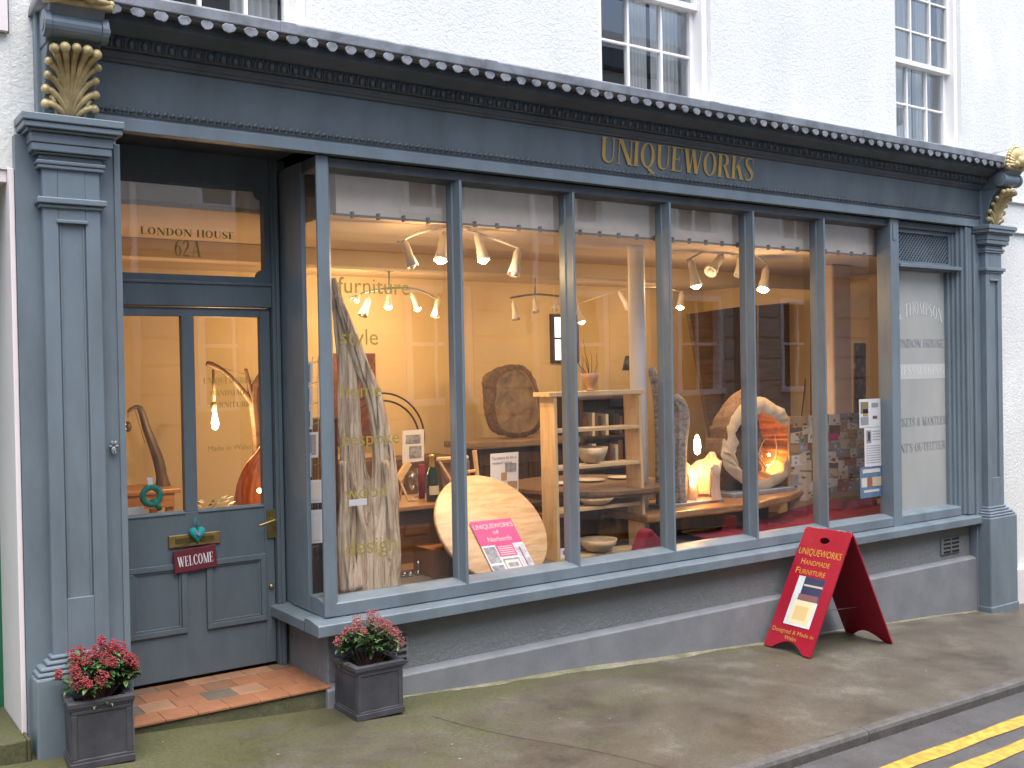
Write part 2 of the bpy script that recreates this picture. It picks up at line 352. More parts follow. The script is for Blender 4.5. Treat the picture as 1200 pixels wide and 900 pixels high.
# ================================================================== GROUND
def kerbY(x): return -1.66+.085*(x-3.65)-(.004*(x-3.65)**2 if x < 3.65 else 0)
def gmat(name, stops, sc1, rough, bs, moss=True):
    m, t, b = nt(name)
    n1 = noise(t, sc1, 8, .68); r1 = ramp(t, n1.outputs[0], stops)
    fine = noise(t, 62, 7, .85); rf = ramp(t, fine.outputs[0], [(.30, (.35,)*3), (.70, (1.6,)*3)])
    mul = t.nodes.new('ShaderNodeMixRGB'); mul.blend_type = 'MULTIPLY'; mul.inputs[0].default_value = .8
    L(t, r1.outputs[0], mul.inputs[1]); L(t, rf.outputs[0], mul.inputs[2]); out = mul.outputs[0]
    if moss:
        n2 = noise(t, 1.7, 8, .7, (.6, 1.6, 1)); tc = t.nodes.new('ShaderNodeTexCoord'); sp = t.nodes.new('ShaderNodeSeparateXYZ'); L(t, tc.outputs['Object'], sp.inputs[0])
        # moss grows towards the wall foot and the left (damp) end
        a = t.nodes.new('ShaderNodeMath'); a.operation = 'MULTIPLY_ADD'; L(t, sp.outputs['Y'], a.inputs[0]); a.inputs[1].default_value = .16; L(t, n2.outputs[0], a.inputs[2])
        c = t.nodes.new('ShaderNodeMath'); c.operation = 'MULTIPLY_ADD'; L(t, sp.outputs['X'], c.inputs[0]); c.inputs[1].default_value = -.035; L(t, a.outputs[0], c.inputs[2])
        mk = ramp(t, c.outputs[0], [(.28, (0, 0, 0)), (.46, (.85,)*3)])
        mx = t.nodes.new('ShaderNodeMixRGB'); L(t, mk.outputs[0], mx.inputs[0]); L(t, out, mx.inputs[1])
        mc = ramp(t, fine.outputs[0], [(.3, (.030, .036, .012)), (.7, (.115, .12, .045))]); L(t, mc.outputs[0], mx.inputs[2]); out = mx.outputs[0]
    L(t, out, b.inputs['Base Color'])
    w = noise(t, 1.1, 5, .6); rr = ramp(t, w.outputs[0], [(.35, (rough-.3,)*3), (.65, (rough,)*3)]); L(t, rr.outputs[0], b.inputs['Roughness'])
    bump(t, b, fine.outputs[0], bs, .004); return m
PAVE = gmat('damp_concrete_pavement', [(.28, (.038, .033, .025)), (.44, (.074, .062, .046)), (.56, (.088, .078, .060)), (.70, (.140, .127, .104))], 2.2, .72, .55)
ROADM = gmat('wet_asphalt', [(.3, (.050, .049, .050)), (.7, (.095, .093, .094))], 3.0, .65, .6, False)
KERBM = gmat('granite_kerb', [(.3, (.060, .057, .054)), (.7, (.125, .120, .112))], 9, .7, .5, False)
YEL = plain('yellow_road_paint', (.48, .29, .045), .6, 0, .40, 22, .5, 90)
# big ground sheet to the horizon
mb = MB(); mb.quad((-250, -250, -.9), (250, -250, -.9), (250, 250, -.9), (-250, 250, -.9)); struct('ground', mb, ROADM)
def strip(y0f, y1f, zf, x0, x1, nx, ny, m=0):
    mb = MB(); vs = []; fs = []
    for i in range(nx+1):
        x = x0+(x1-x0)*i/nx
        for j in range(ny+1):
            y = y0f(x)+(y1f(x)-y0f(x))*j/ny; vs.append((x, y, zf(x, y)))
    for i in range(nx):
        for j in range(ny): a = i*(ny+1)+j; fs.append((a, a+ny+1, a+ny+2, a+1))
    return mb.add(vs, fs, m)
def und(x, y): return .006*sin(2.1*x+1.3*y)+.004*sin(5.3*x-3*y)
RD = -.058
o = struct('pavement', strip(lambda x: kerbY(x)+.058, lambda x: .16, lambda x, y: G(x, y)+und(x, y)*.6, -12, 20, 320, 18), PAVE, True)
o = struct('road', strip(lambda x: -5.6, lambda x: kerbY(x)-.001, lambda x, y: G(x, y)+RD, -12, 20, 200, 8), ROADM, True)
o = struct('far_pavement', strip(lambda x: -7.3, lambda x: -5.6, lambda x, y: G(x, y)+.02, -12, 20, 100, 4), PAVE, True)
mb = MB(); x = -12.0
rk = random.Random(3)
while x < 19:
    l = 1.83; g = .003; a = x+g; c = x+l-g
    ya, yc = kerbY(a), kerbY(c); dz = rk.uniform(-.001, .001)
    vs = []
    for xx, yy in ((a, ya), (c, yc)):
        z = G(xx, yy)+.004+dz
        for dy, dzz in ((0, -.25), (0, -.022), (.008, -.006), (.020, 0), (.062, .0), (.062, -.25)): vs.append((xx, yy+dy, z+dzz))
    mb.add(vs, [(0,1,7,6),(1,2,8,7),(2,3,9,8),(3,4,10,9),(4,5,11,10),(0,5,4,3,2,1),(6,7,8,9,10,11)]); x += l
struct('kerb', mb, KERBM, False, 0)
def yline(d0, d1):
    return strip(lambda x: kerbY(x)-d1+.004*sin(9*x), lambda x: kerbY(x)-d0+.004*sin(7*x+1), lambda x, y: G(x, y)+RD+.004, -12, 20, 320, 1)
def on_road(u, v):
    d = ray(u, v); t = (.2+RD-.06*CAM.x+.02*CAM.y-CAM.z)/(d.z+.06*d.x-.02*d.y); return CAM+d*t
a0 = on_road(1002, 900); a1 = on_road(1035, 900); b0 = on_road(1070, 900); b1 = on_road(1200, 863)
d0 = kerbY(a0.x)-a0.y; d1 = kerbY(a1.x)-a1.y
print('yellow', d0, d1, kerbY(b0.x)-b0.y, kerbY(b1.x)-b1.y)
mb = yline(.235, .325); q = yline(.43, .52); mb.add(q.v, q.f); struct('road_marking', mb, YEL)
# paler repair patch outline / slab joints in the pavement
mb = MB()
for (x0, y0, x1, y1) in ((2.62, -.38, 3.25, -1.62), (7.6, 0, 7.9, -1.2), (0.2, -.3, .6, -1.8)):
    dx, dy = x1-x0, y1-y0; l = sqrt(dx*dx+dy*dy); nx, ny = -dy/l*.0025, dx/l*.0025; n = 12; vs = []
    for i in range(n+1):
        t = i/n; xx = x0+dx*t+.02*sin(8*t+x0); yy = y0+dy*t
        for sgn in (1, -1): vs.append((xx+nx*sgn, yy+ny*sgn, G(xx, yy)+und(xx, yy)*.6+.002))
    mb.add(vs, [(2*i, 2*i+1, 2*i+3, 2*i+2) for i in range(n)])
struct('pavement_joint', mb, mat('dark_joint', (.055, .048, .035), .9))

mb = MB(); vs = []; rf_ = random.Random(31); nn = 240; wv = .03
for i in range(nn+1):
    x = 2.3+5.7*i/nn; wv = min(.085, max(.012, wv+rf_.uniform(-.008, .008))); y1 = -.031-wv; h_ = .004+.010*(wv/.085)
    vs += [(x, -.0295, G(x, -.03)+und(x, -.03)*.6+h_), (x, y1, G(x, y1)+und(x, y1)*.6+.0012)]
mb.add(vs, [(2*i, 2*i+1, 2*i+3, 2*i+2) for i in range(nn)])
struct('cement_fillet', mb, gmat('pale_mossy_cement', [(.3, (.075, .075, .035)), (.5, (.16, .155, .10)), (.7, (.24, .23, .17))], 5, .8, .5, False), True)
# ================================================================== SHOP BUILDING
B = thing('shop_building', 'white rendered town house with a blue-grey timber shopfront, wide display window and gilded corbels', 'building', (4.6, 0, 0))
WT = 7.6
# upper wall with window openings
WINS = [(1.42, 2.22), (4.12, 5.08), (7.08, 7.96), (10.1, 11.0)]
SILL = 3.46; HEAD = 5.25
mb = MB(); xs = [.8345]+[v for w in WINS for v in w]+[13.0]
for i in range(0, len(xs), 2): mb.box(xs[i], xs[i+1], .02, .36, 2.95, WT)
for a, c in WINS: mb.box(a, c, .02, .36, 2.95, SILL-.05); mb.box(a, c, .02, .36, HEAD, WT)
mb.box(8.46, 13.0, .02, .36, -.8, 2.949); mb.box(.8345, 1.265, .02, .36, 2.5, 2.949)
part('wall', mb, RENDER, B)
mb = MB()
mb.box(8.452, 13.0, -.004, .018, 2.86, 2.875); mb.box(8.452, 13, -.004, .018, 3.12, 3.135)
part('string_course', mb, RENDER, B, False, .003)
mb = MB(); mb.box(8.47, 13.0, -.03, .018, -.75, -.02); part('wall_plinth', mb, PINKW, B, False, .01)
mb = MB(); mb.box(.84, 13.0, .361, 5.4, WT, WT+.1); mb.box(.84, 1.1, 5.2, 5.5, -.8, WT); mb.box(1.1, 13.0, 5.3, 5.5, -.8, WT); mb.box(12.8, 13.0, .36, 5.3, -.8, WT); mb.box(.84, .98, .361, 5.2, -.8, WT)
part('outer_shell', mb, RENDER, B)
def sash(i, a, c):
    fr = MB(); w = c-a; y = .12
    # box frame
    fr.box(a, a+.05, .05, .2, SILL, HEAD); fr.box(c-.05, c, .05, .2, SILL, HEAD); fr.box(a, c, .05, .2, HEAD-.05, HEAD); fr.box(a-.02, c+.02, -.02, .2, SILL-.05, SILL+.01)
    A, Cc = a+.05, c-.05; mid = (SILL+HEAD)/2-.22
    for (z0, z1, yy) in ((SILL+.01, mid+.02, .125), (mid-.02, HEAD-.05, .085)):
        fr.box(A, A+.035, yy, yy+.04, z0, z1); fr.box(Cc-.035, Cc, yy, yy+.04, z0, z1)
        fr.box(A+.035, Cc-.035, yy+.002, yy+.042, z0, z0+.04); fr.box(A+.035, Cc-.035, yy+.002, yy+.042, z1-.04, z1)
        for k in (1, 2):
            x = A+(Cc-A)*k/3; fr.box(x-.009, x+.009, yy+.004, yy+.036, z0+.04, z1-.04)
        rows = max(2, round((z1-z0)/.3))
        for k in range(1, rows):
            z = z0+(z1-z0)*k/rows; fr.box(A+.035, Cc-.035, yy+.006, yy+.034, z-.008, z+.008)
    f = part('sash_window', fr, WHITEP, B, False, .003)
    g = MB(); g.quad((A, .15, SILL), (Cc, .15, SILL), (Cc, .15, mid), (A, .15, mid)); g.quad((A, .11, mid), (Cc, .11, mid), (Cc, .11, HEAD), (A, .11, HEAD))
    part('glass', g, GLASSU, f)
    cu = MB(); rnd = random.Random(i)
    def drape(x0, x1):
        n = 26; vs = []
        for k in range(n+1):
            x = x0+(x1-x0)*k/n; yy = .27+.022*sin(k*1.5+i)
            vs += [(x, yy, SILL-.02), (x, yy, HEAD)]
        cu.add(vs, [(2*k, 2*k+2, 2*k+3, 2*k+1) for k in range(n)])
    if i == 0: drape(A+.62*(Cc-A), Cc)
    if i == 1: drape(A+.45*(Cc-A), A+.66*(Cc-A)); drape(A+.72*(Cc-A), Cc)
    if i == 2: drape(A, A+.3*(Cc-A)); drape(A+.36*(Cc-A), A+.66*(Cc-A)); drape(A+.72*(Cc-A), Cc)
    if i == 3: drape(A, Cc)
    part('curtain', cu, CURTAIN, f, True)
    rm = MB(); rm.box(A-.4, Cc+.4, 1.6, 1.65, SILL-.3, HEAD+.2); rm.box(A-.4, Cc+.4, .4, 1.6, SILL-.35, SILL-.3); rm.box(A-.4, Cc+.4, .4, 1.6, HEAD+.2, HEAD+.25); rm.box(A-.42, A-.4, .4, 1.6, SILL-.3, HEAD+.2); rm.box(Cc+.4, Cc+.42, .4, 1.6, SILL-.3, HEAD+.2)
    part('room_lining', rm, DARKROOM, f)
for i, (a, c) in enumerate(WINS): sash(i, a, c)

# ---- interior shell
FZ = .18; CZ = 2.64; BY = 3.75
mb = MB()
mb.box(1.0, 9.9, BY, BY+.1, FZ, CZ+.2)
mb.box(1.0, 1.25, .62, BY, FZ, CZ+.2)
mb.box(8.75, 8.9, .12, BY, FZ, CZ+.2)
part('interior_wall', mb, IVORY, B)
mb = MB(); mb.box(2.46, 9.0, .19, .62, CZ, CZ+.06); mb.box(1.0, 9.0, .6201, BY, CZ, CZ+.06); mb.box(1.3, 8.7, 1.9, 2.08, CZ-.12, CZ); part('ceiling', mb, CEIL, B, False, .005)
mb = MB(); mb.box(1.0, 9.0, .61, BY, FZ-.1, FZ); part('shop_floor', mb, SHOPFLOOR, B)
mb = MB(); mb.box(2.30, 8.3, .14, .95, .30, .50); part('display_platform', mb, PLATF, B, False, .004)
# pale boarding and conduit behind the top of the panes
mb = MB(); mb.box(2.42, 8.0, .165, .185, 2.60, 2.86); mb.box(2.42, 2.44, .186, .62, 2.60, 2.86); part('pelmet_board', mb, GREYBOARD, B)
mb = MB(); mb.box(2.40, 7.9, .145, .163, 2.588, 2.600)
for k in range(34): mb.box(2.5+k*.155, 2.515+k*.155, .14, .163, 2.58, 2.615)
part('conduit', mb, plain('dull_conduit', (.16, .14, .12), .6), B, False, .002)
# cast iron column and painted pier
p0 = PY(751, 640, .8)
mb = MB(); mb.lathe([(.062, .5), (.062, 2.6), (.066, 2.64)], 28, 0, Matrix.Translation((p0.x, .8, 0))); part('column', mb, mat('white_column_paint', (.88, .88, .9), .4), B, True)
mb = MB(); q0 = PY(977, 450, 1.0); q1 = PY(1003, 450, 1.0); mb.box(q0.x, q1.x-.05, 1.0, 1.18, .18, 2.64); part('interior_pier', mb, plain('pale_pink_pier', (.62, .50, .46), .7, 0, .05), B, False, .02)
# small back window onto daylight
a = PY(648, 422, BY-.01); c = PY(664, 372, BY-.01)
fr = MB(); w0, w1, z0, z1 = a.x, c.x+.10, a.z, c.z
for (x0, x1, zz0, zz1) in ((w0-.03, w0, z0-.03, z1+.03), (w1, w1+.03, z0-.03, z1+.03), (w0, w1, z1, z1+.03), (w0, w1, z0-.03, z0), ((w0+w1)/2-.012, (w0+w1)/2+.012, z0, z1), (w0, w1, (z0+z1)/2-.01, (z0+z1)/2+.012)): fr.box(x0, x1, BY-.05, BY-.001, zz0, zz1)
bw = part('back_window', fr, DARKW, B)
mb = MB(); mb.quad((w0, BY-.015, z0), (w1, BY-.015, z0), (w1, BY-.015, z1), (w0, BY-.015, z1)); part('daylit_pane', mb, emit('back_window_daylight', (.55, .76, .86), 1.1), bw)

# ---- stall riser and plinth (front + return round the door recess)
XR = 2.26
mb = MB(); mb.box(XR, 8.02, .03, .14, -.45, .47); mb.box(XR, XR+.11, .14, .60, -.0, .47); part('stall_riser', mb, STALL, B, False, .006)
mb = MB()
mb.prismX([(-.03, -.5), (-.03, .150), (.029, .170), (.029, -.5)], XR-.03, 8.03)
part('plinth', mb, MASON, B, False, .006)
def vent(x0, x1, z0, z1, name='air_brick'):
    f = MB(); f.box(x0, x1, .014, .032, z0, z1); v = part(name, f, STALL, B, False, .002)
    s = MB(); n = 4
    for k in range(n):
        zz = z0+(z1-z0)*(k+.5)/n
        for (a, c) in ((x0+.1*(x1-x0), x0+.46*(x1-x0)), (x0+.54*(x1-x0), x0+.9*(x1-x0))): s.box(a, c, .0105, .02, zz-.008, zz+.008)
    part('slot', s, BLACK, v)
a = PY(1103, 655, .02); c = PY(1125, 631, .02); vent(a.x, c.x, .215, .345)
a = PY(449, 776, .02); c = PY(478, 747, .02); vent(a.x, c.x, c.z-.125, c.z+.01)
# ---- sills and rails
mb = MB()
mb.prismX([(-.075, .437), (-.075, .492), (-.07, .497), (.03, .512), (.10, .512), (.10, .437)], 2.165, 8.035)
mb.add([(2.165, .1001, .437), (2.165, .1001, .492), (2.165, .56, .492), (2.165, .56, .437), (2.27, .1001, .437), (2.27, .1001, .5115), (2.27, .56, .5115), (2.27, .56, .437)], [(0, 1, 2, 3), (1, 5, 6, 2), (3, 2, 6, 7), (0, 3, 7, 4)])
part('sill', mb, BLUE, B, False, .004)
def rail(mb, x0, x1): mb.prismX([(0.0, .5125), (0.0, .577), (.008, .582), (.085, .600), (.12, .600), (.12, .5125)], x0, x1)
# glazing bars
NOSE = [3.105, 3.898, 4.681, 5.455, 6.196]
W = part('display_window', (lambda m: (rail(m, 2.239, 7.06), rail(m, 7.06, 7.86), m)[2])(MB()), BLUE, B, False, .003)
mb = MB(); mb.box(2.2415, 2.30, .121, .2045, .5125, .598); mb.prismX([(.1205, .5985), (.1205, .602), (.2045, .602), (.2045, .5985)], 2.2445, 2.35); part('return_rail', mb, BLUE, W, False, .003)
mb = MB(); mb.prismX([(.02, 2.81), (.02, 2.86), (.14, 2.86), (.14, 2.80), (.09, 2.80)], 2.2405, 7.86); mb.box(2.243, 2.32, .1405, .2045, 2.80, 2.86); part('top_rail', mb, BLUED, W, False, .003)  # darker blue puts the shadow on the top rail into its colour
def mull(x):
    m = MB(); pr = [(x-.020, .0), (x-.003, 0.0), (x+.001, .006), (x+.001, .012), (x+.006, .055), (x+.012, .06), (x+.012, .115), (x-.036, .115), (x-.036, .06), (x-.028, .055), (x-.020, .012)]
    m.prismZ(pr, .577, 2.81); return part('mullion', m, BLUE, W, False, .0015)
for x in NOSE: mull(x)
mb = MB(); mb.prismZ([(2.235, -.002), (2.30, -.002), (2.325, .035), (2.335, .08), (2.335, .092), (2.315, .092), (2.262, .028), (2.235, .016)], .5135, 2.8645); part('corner_post', mb, BLUE, W, False, .006)
mb = MB(); mb.box(6.955, 7.06, -.005, .12, .50, 2.864); mb.box(6.98, 7.015, -.012, -.004, 2.70, 2.83); part('post', mb, BLUE, W, False, .006)
mb = MB(); mb.prismZ([(2.24, .205), (2.264, .205), (2.264, .55), (2.250, .55), (2.250, .44), (2.24, .43)], .5128, 2.863); part('return_post', mb, BLUE, W, False, .004)
px = [2.335]+[x for x in NOSE]+[6.955]
for i in range(6):
    m = MB(); m.quad((px[i]+(.01 if i else 0), .095, .59), (px[i+1]-.03 if i < 5 else 6.96, .095, .59), (px[i+1]-.03 if i < 5 else 6.96, .095, 2.805), (px[i]+(.01 if i else 0), .095, 2.805))
    part('pane', m, GLASS, W)
m = MB(); m.quad((2.258, .02, .59), (2.258, .02, 2.862), (2.258, .21, 2.862), (2.258, .21, .59)); part('pane', m, GLASS, W)
# gold words on the first pane
wm = MB()
for (wd, u0, u1, vb, va) in (('furniture', 396, 480, 343, 343), ('style', 399, 443, 404, 402), ('home', 400, 447, 466, 464), ('bespoke', 401, 468, 523, 519), ('wood', 404, 453, 586, 580), ('design', 405, 465, 652, 645)):
    p = PY(u0, vb, .088); q = PY(u1, va, .088); word(W, GOLDGL, 'gilt_word', wd, (p.x, .088, p.z), XD, ZD, q.x-p.x, None, False)

# ---- right hand bay: lattice vent, etched pane, jamb
E_ = part('etched_window', MB().box(7.06, 7.86, .02, .12, 2.49, 2.53).box(7.06, 7.88, -.02, .02, 2.50, 2.53), BLUE, B, False, .005)
mb = MB(); x0, x1, z0, z1 = 7.075, 7.80, 2.56, 2.78
mb.box(7.06, 7.86, .05, .09, 2.53, z0); mb.box(7.06, 7.86, .05, .09, z1, 2.86); mb.box(7.06, x0, .05, .09, z0, z1); mb.box(x1, 7.86, .05, .09, z0, z1)
k = .038
n = int((x1-x0+z1-z0)/k)
import itertools
for i in range(n+1):
    for sg, yy in ((1, .062), (-1, .070)):
        c0 = x0-(z1-z0)+i*k*1.0
        a, b_ = c0, c0+(z1-z0)
        if sg > 0: pa, pb = (a, z0), (b_, z1)
        else: pa, pb = (b_, z0), (a, z1)
        # clip to x range
        (xa, za), (xb, zb) = pa, pb
        if xa > xb: xa, za, xb, zb = xb, zb, xa, za
        if xb <= x0 or xa >= x1: continue
        if xa < x0: za += (zb-za)*(x0-xa)/(xb-xa); xa = x0
        if xb > x1: zb = za+(zb-za)*(x1-xa)/(xb-xa); xb = x1
        h = .0055
        mb.add([(xa, yy, za-h), (xb, yy, zb-h), (xb, yy, zb+h), (xa, yy, za+h), (xa, yy+.008, za-h), (xb, yy+.008, zb-h), (xb, yy+.008, zb+h), (xa, yy+.008, za+h)], [(0,1,2,3),(0,4,5,1),(3,2,6,7),(4,7,6,5)])
lt = part('lattice_vent', mb, BLUE, E_)
mb = MB(); mb.box(7.06, 7.86, .1, .12, 2.53, 2.86); part('backing', mb, BLACK, lt)
mb = MB(); mb.box(7.06, 7.84, .095, .10, .59, 2.49)
def frosted():
    m, t, b = nt('frosted_etched_glass')
    n = noise(t, 1.4, 6, .6, (1.5, 1, .6)); r = ramp(t, n.outputs[0], [(.3, (.30, .32, .31)), (.6, (.37, .37, .355)), (.75, (.41, .42, .40))]); L(t, r.outputs[0], b.inputs['Base Color'])
    b.inputs['Roughness'].default_value = .22; b.inputs['Specular IOR Level'].default_value = .6; return m
part('frosted_pane', mb, frosted(), E_)
ETM = [mat('etched_pale', (.58, .59, .57), .5), mat('etched_grey', (.23, .24, .25), .5)]
def et(body, v0, h, x0=7.09, x1=7.80, m=0, arch=0):
    # bottom-left anchored at pixel height v0 on the pane's left edge
    z = PY(1058, v0, .093).z; word(E_, ETM[m], 'etched_word', body, (x0, .0935, z), XD, ZD, x1-x0, h, True, 0, arch)
et('G. THOMPSON', 378, .10, 7.15, 7.77, 0, .07)
et('LONDON HOUSE', 407, .065, 7.12, 7.78, 1)
part('etched_band', MB().box(7.085, 7.80, .0942, .0948, PY(1058, 443, .093).z-.01, PY(1058, 427, .093).z), mat('etched_band', (.46, .47, .46), .4), E_)
et('DRESSMAKING', 440, .07, 7.10, 7.79, 0)
et('JACKETS & MANTLES', 500, .065, 7.09, 7.80, 1)
et("GENT'S OUTFITTER", 530, .065, 7.09, 7.79, 1)
mb = MB()
for k, (xx, yy, w) in enumerate(((7.80, .06, .035), (7.832, .04, .03), (7.86, .02, .035), (7.893, .0, .035), (7.925, -.02, .03))): mb.box(xx, xx+w+.004*(k < 4), yy-.002*k, .12, .5125, 2.862)
part('jamb', mb, BLUE, E_, False, .006)

# ---- pilasters
def layers(mb, cx, L_, back=.02):
    for (hw, yf, z0, z1) in L_: mb.box(cx-hw, cx+hw, yf, back, z0, z1)
def pilaster(cx, zg, inner):
    mb = MB(); mb.box(cx-.215, cx+.205, -.03, .03, zg-.1, 2.80)
    if inner: mb.box(cx+.190, cx+.218, -.038, .03, zg-.1, 2.80); mb.box(cx+.213, cx+.2178, .0305, .55, zg, 2.93)
    else: mb.box(cx-.218, cx-.190, -.038, .03, zg-.1, 2.80); mb.box(cx-.2685, cx-.2185, -.022, .03, .51, 2.86)
    P_ = part('pilaster', mb, BLUE, B, False, .004)
    # shaft with a sunk panel
    mb = MB(); w = .117; pw = .056
    mb.box(cx-w, cx+w, -.066, -.03, .56, 2.66)
    mb.box(cx-w, cx-pw, -.080, -.0661, .56, 2.66); mb.box(cx+pw, cx+w, -.080, -.0661, .56, 2.66); mb.box(cx-pw, cx+pw, -.080, -.0661, 2.43, 2.66); mb.box(cx-pw, cx+pw, -.080, -.0661, .56, .80)
    mb.box(cx-pw-.008, cx+pw+.008, -.088, -.0801, 2.425, 2.440)
    mb.box(cx-pw+.004, cx-pw+.012, -.072, -.0661, .80, 2.425); mb.box(cx+pw-.012, cx+pw-.004, -.072, -.0661, .80, 2.425)
    part('shaft', mb, BLUE, P_, False, .004)
    mb = MB()
    layers(mb, cx, [(.143, -.105, 2.505, 2.532), (.132, -.092, 2.488, 2.5045), (.136, -.094, 2.655, 2.672), (.141, -.100, 2.6725, 2.69), (.128, -.088, 2.6905, 2.712),
                    (.150, -.108, 2.7125, 2.722), (.163, -.122, 2.7225, 2.756), (.168, -.128, 2.7565, 2.800), (.185, -.145, 2.8005, 2.812), (.200, -.163, 2.8125, 2.838), (.207, -.172, 2.8385, 2.872)])
    part('capital', mb, BLUE, P_, False, .005)
    mb = MB(); layers(mb, cx, [(.200, -.145, zg-.1, .485), (.192, -.137, .4855, .505), (.178, -.125, .5055, .525), (.150, -.108, .5255, .545), (.130, -.092, .5455, .565)])
    if not inner: mb.box(cx-.206, cx+.206, -.152, .02, zg-.1, zg+.12)
    part('plinth_block', mb, BLUE, P_, False, .010)
    # corbel: grey backing, gilt acanthus, scroll, gilt finial
    mb = MB(); mb.prismX([(-.06, 2.873), (-.09, 2.9), (-.10, 3.0), (-.13, 3.1), (-.19, 3.17), (.02, 3.17), (.02, 2.873)], cx-.105, cx+.105)
    mb.box(cx-.125, cx+.115, -.05, .02, 2.873, 3.42)
    mb.prismX([(-.17, 3.17), (-.28, 3.305), (-.28, 3.36), (.02, 3.36), (.02, 3.17)], cx-.11, cx+.11)
    co = part('corbel', mb, BLUE, P_, False, .006)
    P2 = P_
    # leaf
    mb = MB(); rnd = random.Random(int(cx*10))
    def surf(v): # front surface y for height v 0..1
        return -.075-.035*v-.10*v**3
    def lobe(x0, x1, v0, v1, r0, r1, curl):
        pts = []; rr = []
        for k in range(13):
            t = k/12; v = v0+(v1-v0)*t; x = x0+(x1-x0)*t**curl
            y = surf(v)-.018*sin(pi*min(1, t*1.0))-.012*t*t; z = 2.878+.27*v-(.015*max(0, t-.85)/.15)
            pts.append((cx+x, y, z)); rr.append((r0+(r1-r0)*t)*(1 if t < .93 else .8))
        mb.tube(pts, rr, 8, 0, .8); mb.ball(pts[-1], r1*1.05, 7)
    for s_ in (-1, 1):
        lobe(s_*.018, s_*.098, 0, .24, .013, .021, 1.6); lobe(s_*.014, s_*.100, 0, .46, .013, .020, 1.9)
        lobe(s_*.011, s_*.095, 0, .66, .012, .018, 2.2); lobe(s_*.008, s_*.098, 0, .84, .011, .017, 2.5)
        lobe(s_*.006, s_*.085, 0, 1.0, .011, .021, 2.0); lobe(s_*.004, s_*.045, 0, 1.03, .011, .022, 1.8)
        lobe(s_*.05, s_*.075, .0, .35, .012, .012, 1.0); lobe(s_*.03, s_*.05, .0, .62, .011, .012, 1.2)
    lobe(0, 0, 0, 1.04, .012, .020, 1)
    part('acanthus_leaf', mb, GOLD, P2, True)
    mb = MB(); prof = []
    yc, zc = -.215, 3.235; rad_ = .055
    for (xa, xb, r) in ((-.128, -.10, rad_), (-.10, .10, rad_*.88), (.10, .128, rad_)): mb.tube([(cx+xa, yc, zc), (cx+xb, yc, zc)], r, 20)
    mb.tube([(cx-.131, yc, zc), (cx-.127, yc, zc)], rad_*.6, 14); mb.tube([(cx+.127, yc, zc), (cx+.140, yc, zc)], rad_*.4, 12)
    mb.box(cx-.1, cx+.1, -.2, .0, 3.19, 3.29)
    part('scroll', mb, BLUE, P2, False, .003)
    # gilt shell above the scroll, in front of a rounded cap running back to the wall
    mb = MB(); n = 16
    for i in range(n+1):
        a = pi*i/n; mb.tube([(cx, -.29, 3.335), (cx-.07*cos(a), -.305, 3.335+.085*sin(a)), (cx-.125*cos(a), -.29, 3.335+.145*sin(a))], [.010, .017, .012], 7); mb.ball((cx-.13*cos(a), -.285, 3.335+.15*sin(a)), .017, 7)
    mb.ball((cx, -.315, 3.37), .045, 10); mb.ball((cx-.045, -.31, 3.345), .03, 8); mb.ball((cx+.045, -.31, 3.345), .03, 8); mb.box(cx-.135, cx+.135, -.30, -.26, 3.305, 3.335)
    part('gilt_shell', mb, GOLD, P2, True)
    mb = MB(); prof = [(cx-.14*cos(pi*i/n), 3.325+.155*sin(pi*i/n)) for i in range(n+1)]; mb.prismY(prof, -.275, .02); part('rounded_cap', mb, LEAD, P2, True)
    return P_
pilaster(1.05, .08, True); pilaster(8.235, -.36, False)
# iron hook on the left pilaster's bead
p = PY(133, 523, -.04); mb = MB()
for a in range(6): mb.tube([(p.x, -.042, p.z), (p.x+.020*cos(a*pi/3), -.047, p.z+.027*sin(a*pi/3))], [.004, .0065], 6)
for a in (1, -1): mb.tube([(p.x, -.045, p.z-.012), (p.x+a*.008, -.05, p.z-.028), (p.x, -.052, p.z-.036)], .003, 6)
part('rosette_hook', mb, LEAD, B, True)

# ---- entablature
XL, XRt = 1.16, 8.12
mb = MB(); mb.prismX([(-.035, 2.866), (-.035, 2.922), (-.028, 2.926), (-.028, 2.934), (-.036, 2.938), (-.036, 2.946), (.02, 2.946), (.02, 2.866)], XL, XRt); mb.box(1.262, XL+.0, -.03, .02, 2.866, 2.93)
ARCH = part('architrave', mb, BLUE, B, False, .002)
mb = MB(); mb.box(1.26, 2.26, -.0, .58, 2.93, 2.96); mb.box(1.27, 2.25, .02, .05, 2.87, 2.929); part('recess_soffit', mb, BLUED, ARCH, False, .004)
mb = MB(); xx = XL+.01
while xx < XRt-.01:
    mb.tube([(xx, -.040, 2.947), (xx+.012, -.048, 2.955), (xx+.026, -.040, 2.972)], [.006, .009, .003], 6); mb.tube([(xx+.024, -.040, 2.947), (xx+.022, -.044, 2.962)], [.006, .003], 5); xx += .036
part('leaf_moulding', mb, BLUED, ARCH, True)
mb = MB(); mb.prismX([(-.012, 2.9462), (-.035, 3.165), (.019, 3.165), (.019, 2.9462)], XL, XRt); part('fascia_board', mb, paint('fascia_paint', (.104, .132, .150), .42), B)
FAS = B.children[-1]
wm = MB(); sl = Vector((0, -.023, .219)).normalized(); p = PY(702, 190, -.02); q = PY(883, 212, -.025)
letters(wm, 'UNIQUEWORKS', (p.x, -.0245, p.z+.004), XD, sl, q.x-p.x, .150, True, 0, 0, -.01); part('shop_name', wm, GOLDTXT, FAS)
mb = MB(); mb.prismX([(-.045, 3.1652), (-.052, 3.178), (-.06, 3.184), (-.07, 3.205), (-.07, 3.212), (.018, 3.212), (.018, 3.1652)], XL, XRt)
mb.prismX([(-.085, 3.2122), (-.11, 3.262), (.018, 3.262), (.018, 3.2122)], XL, XRt)
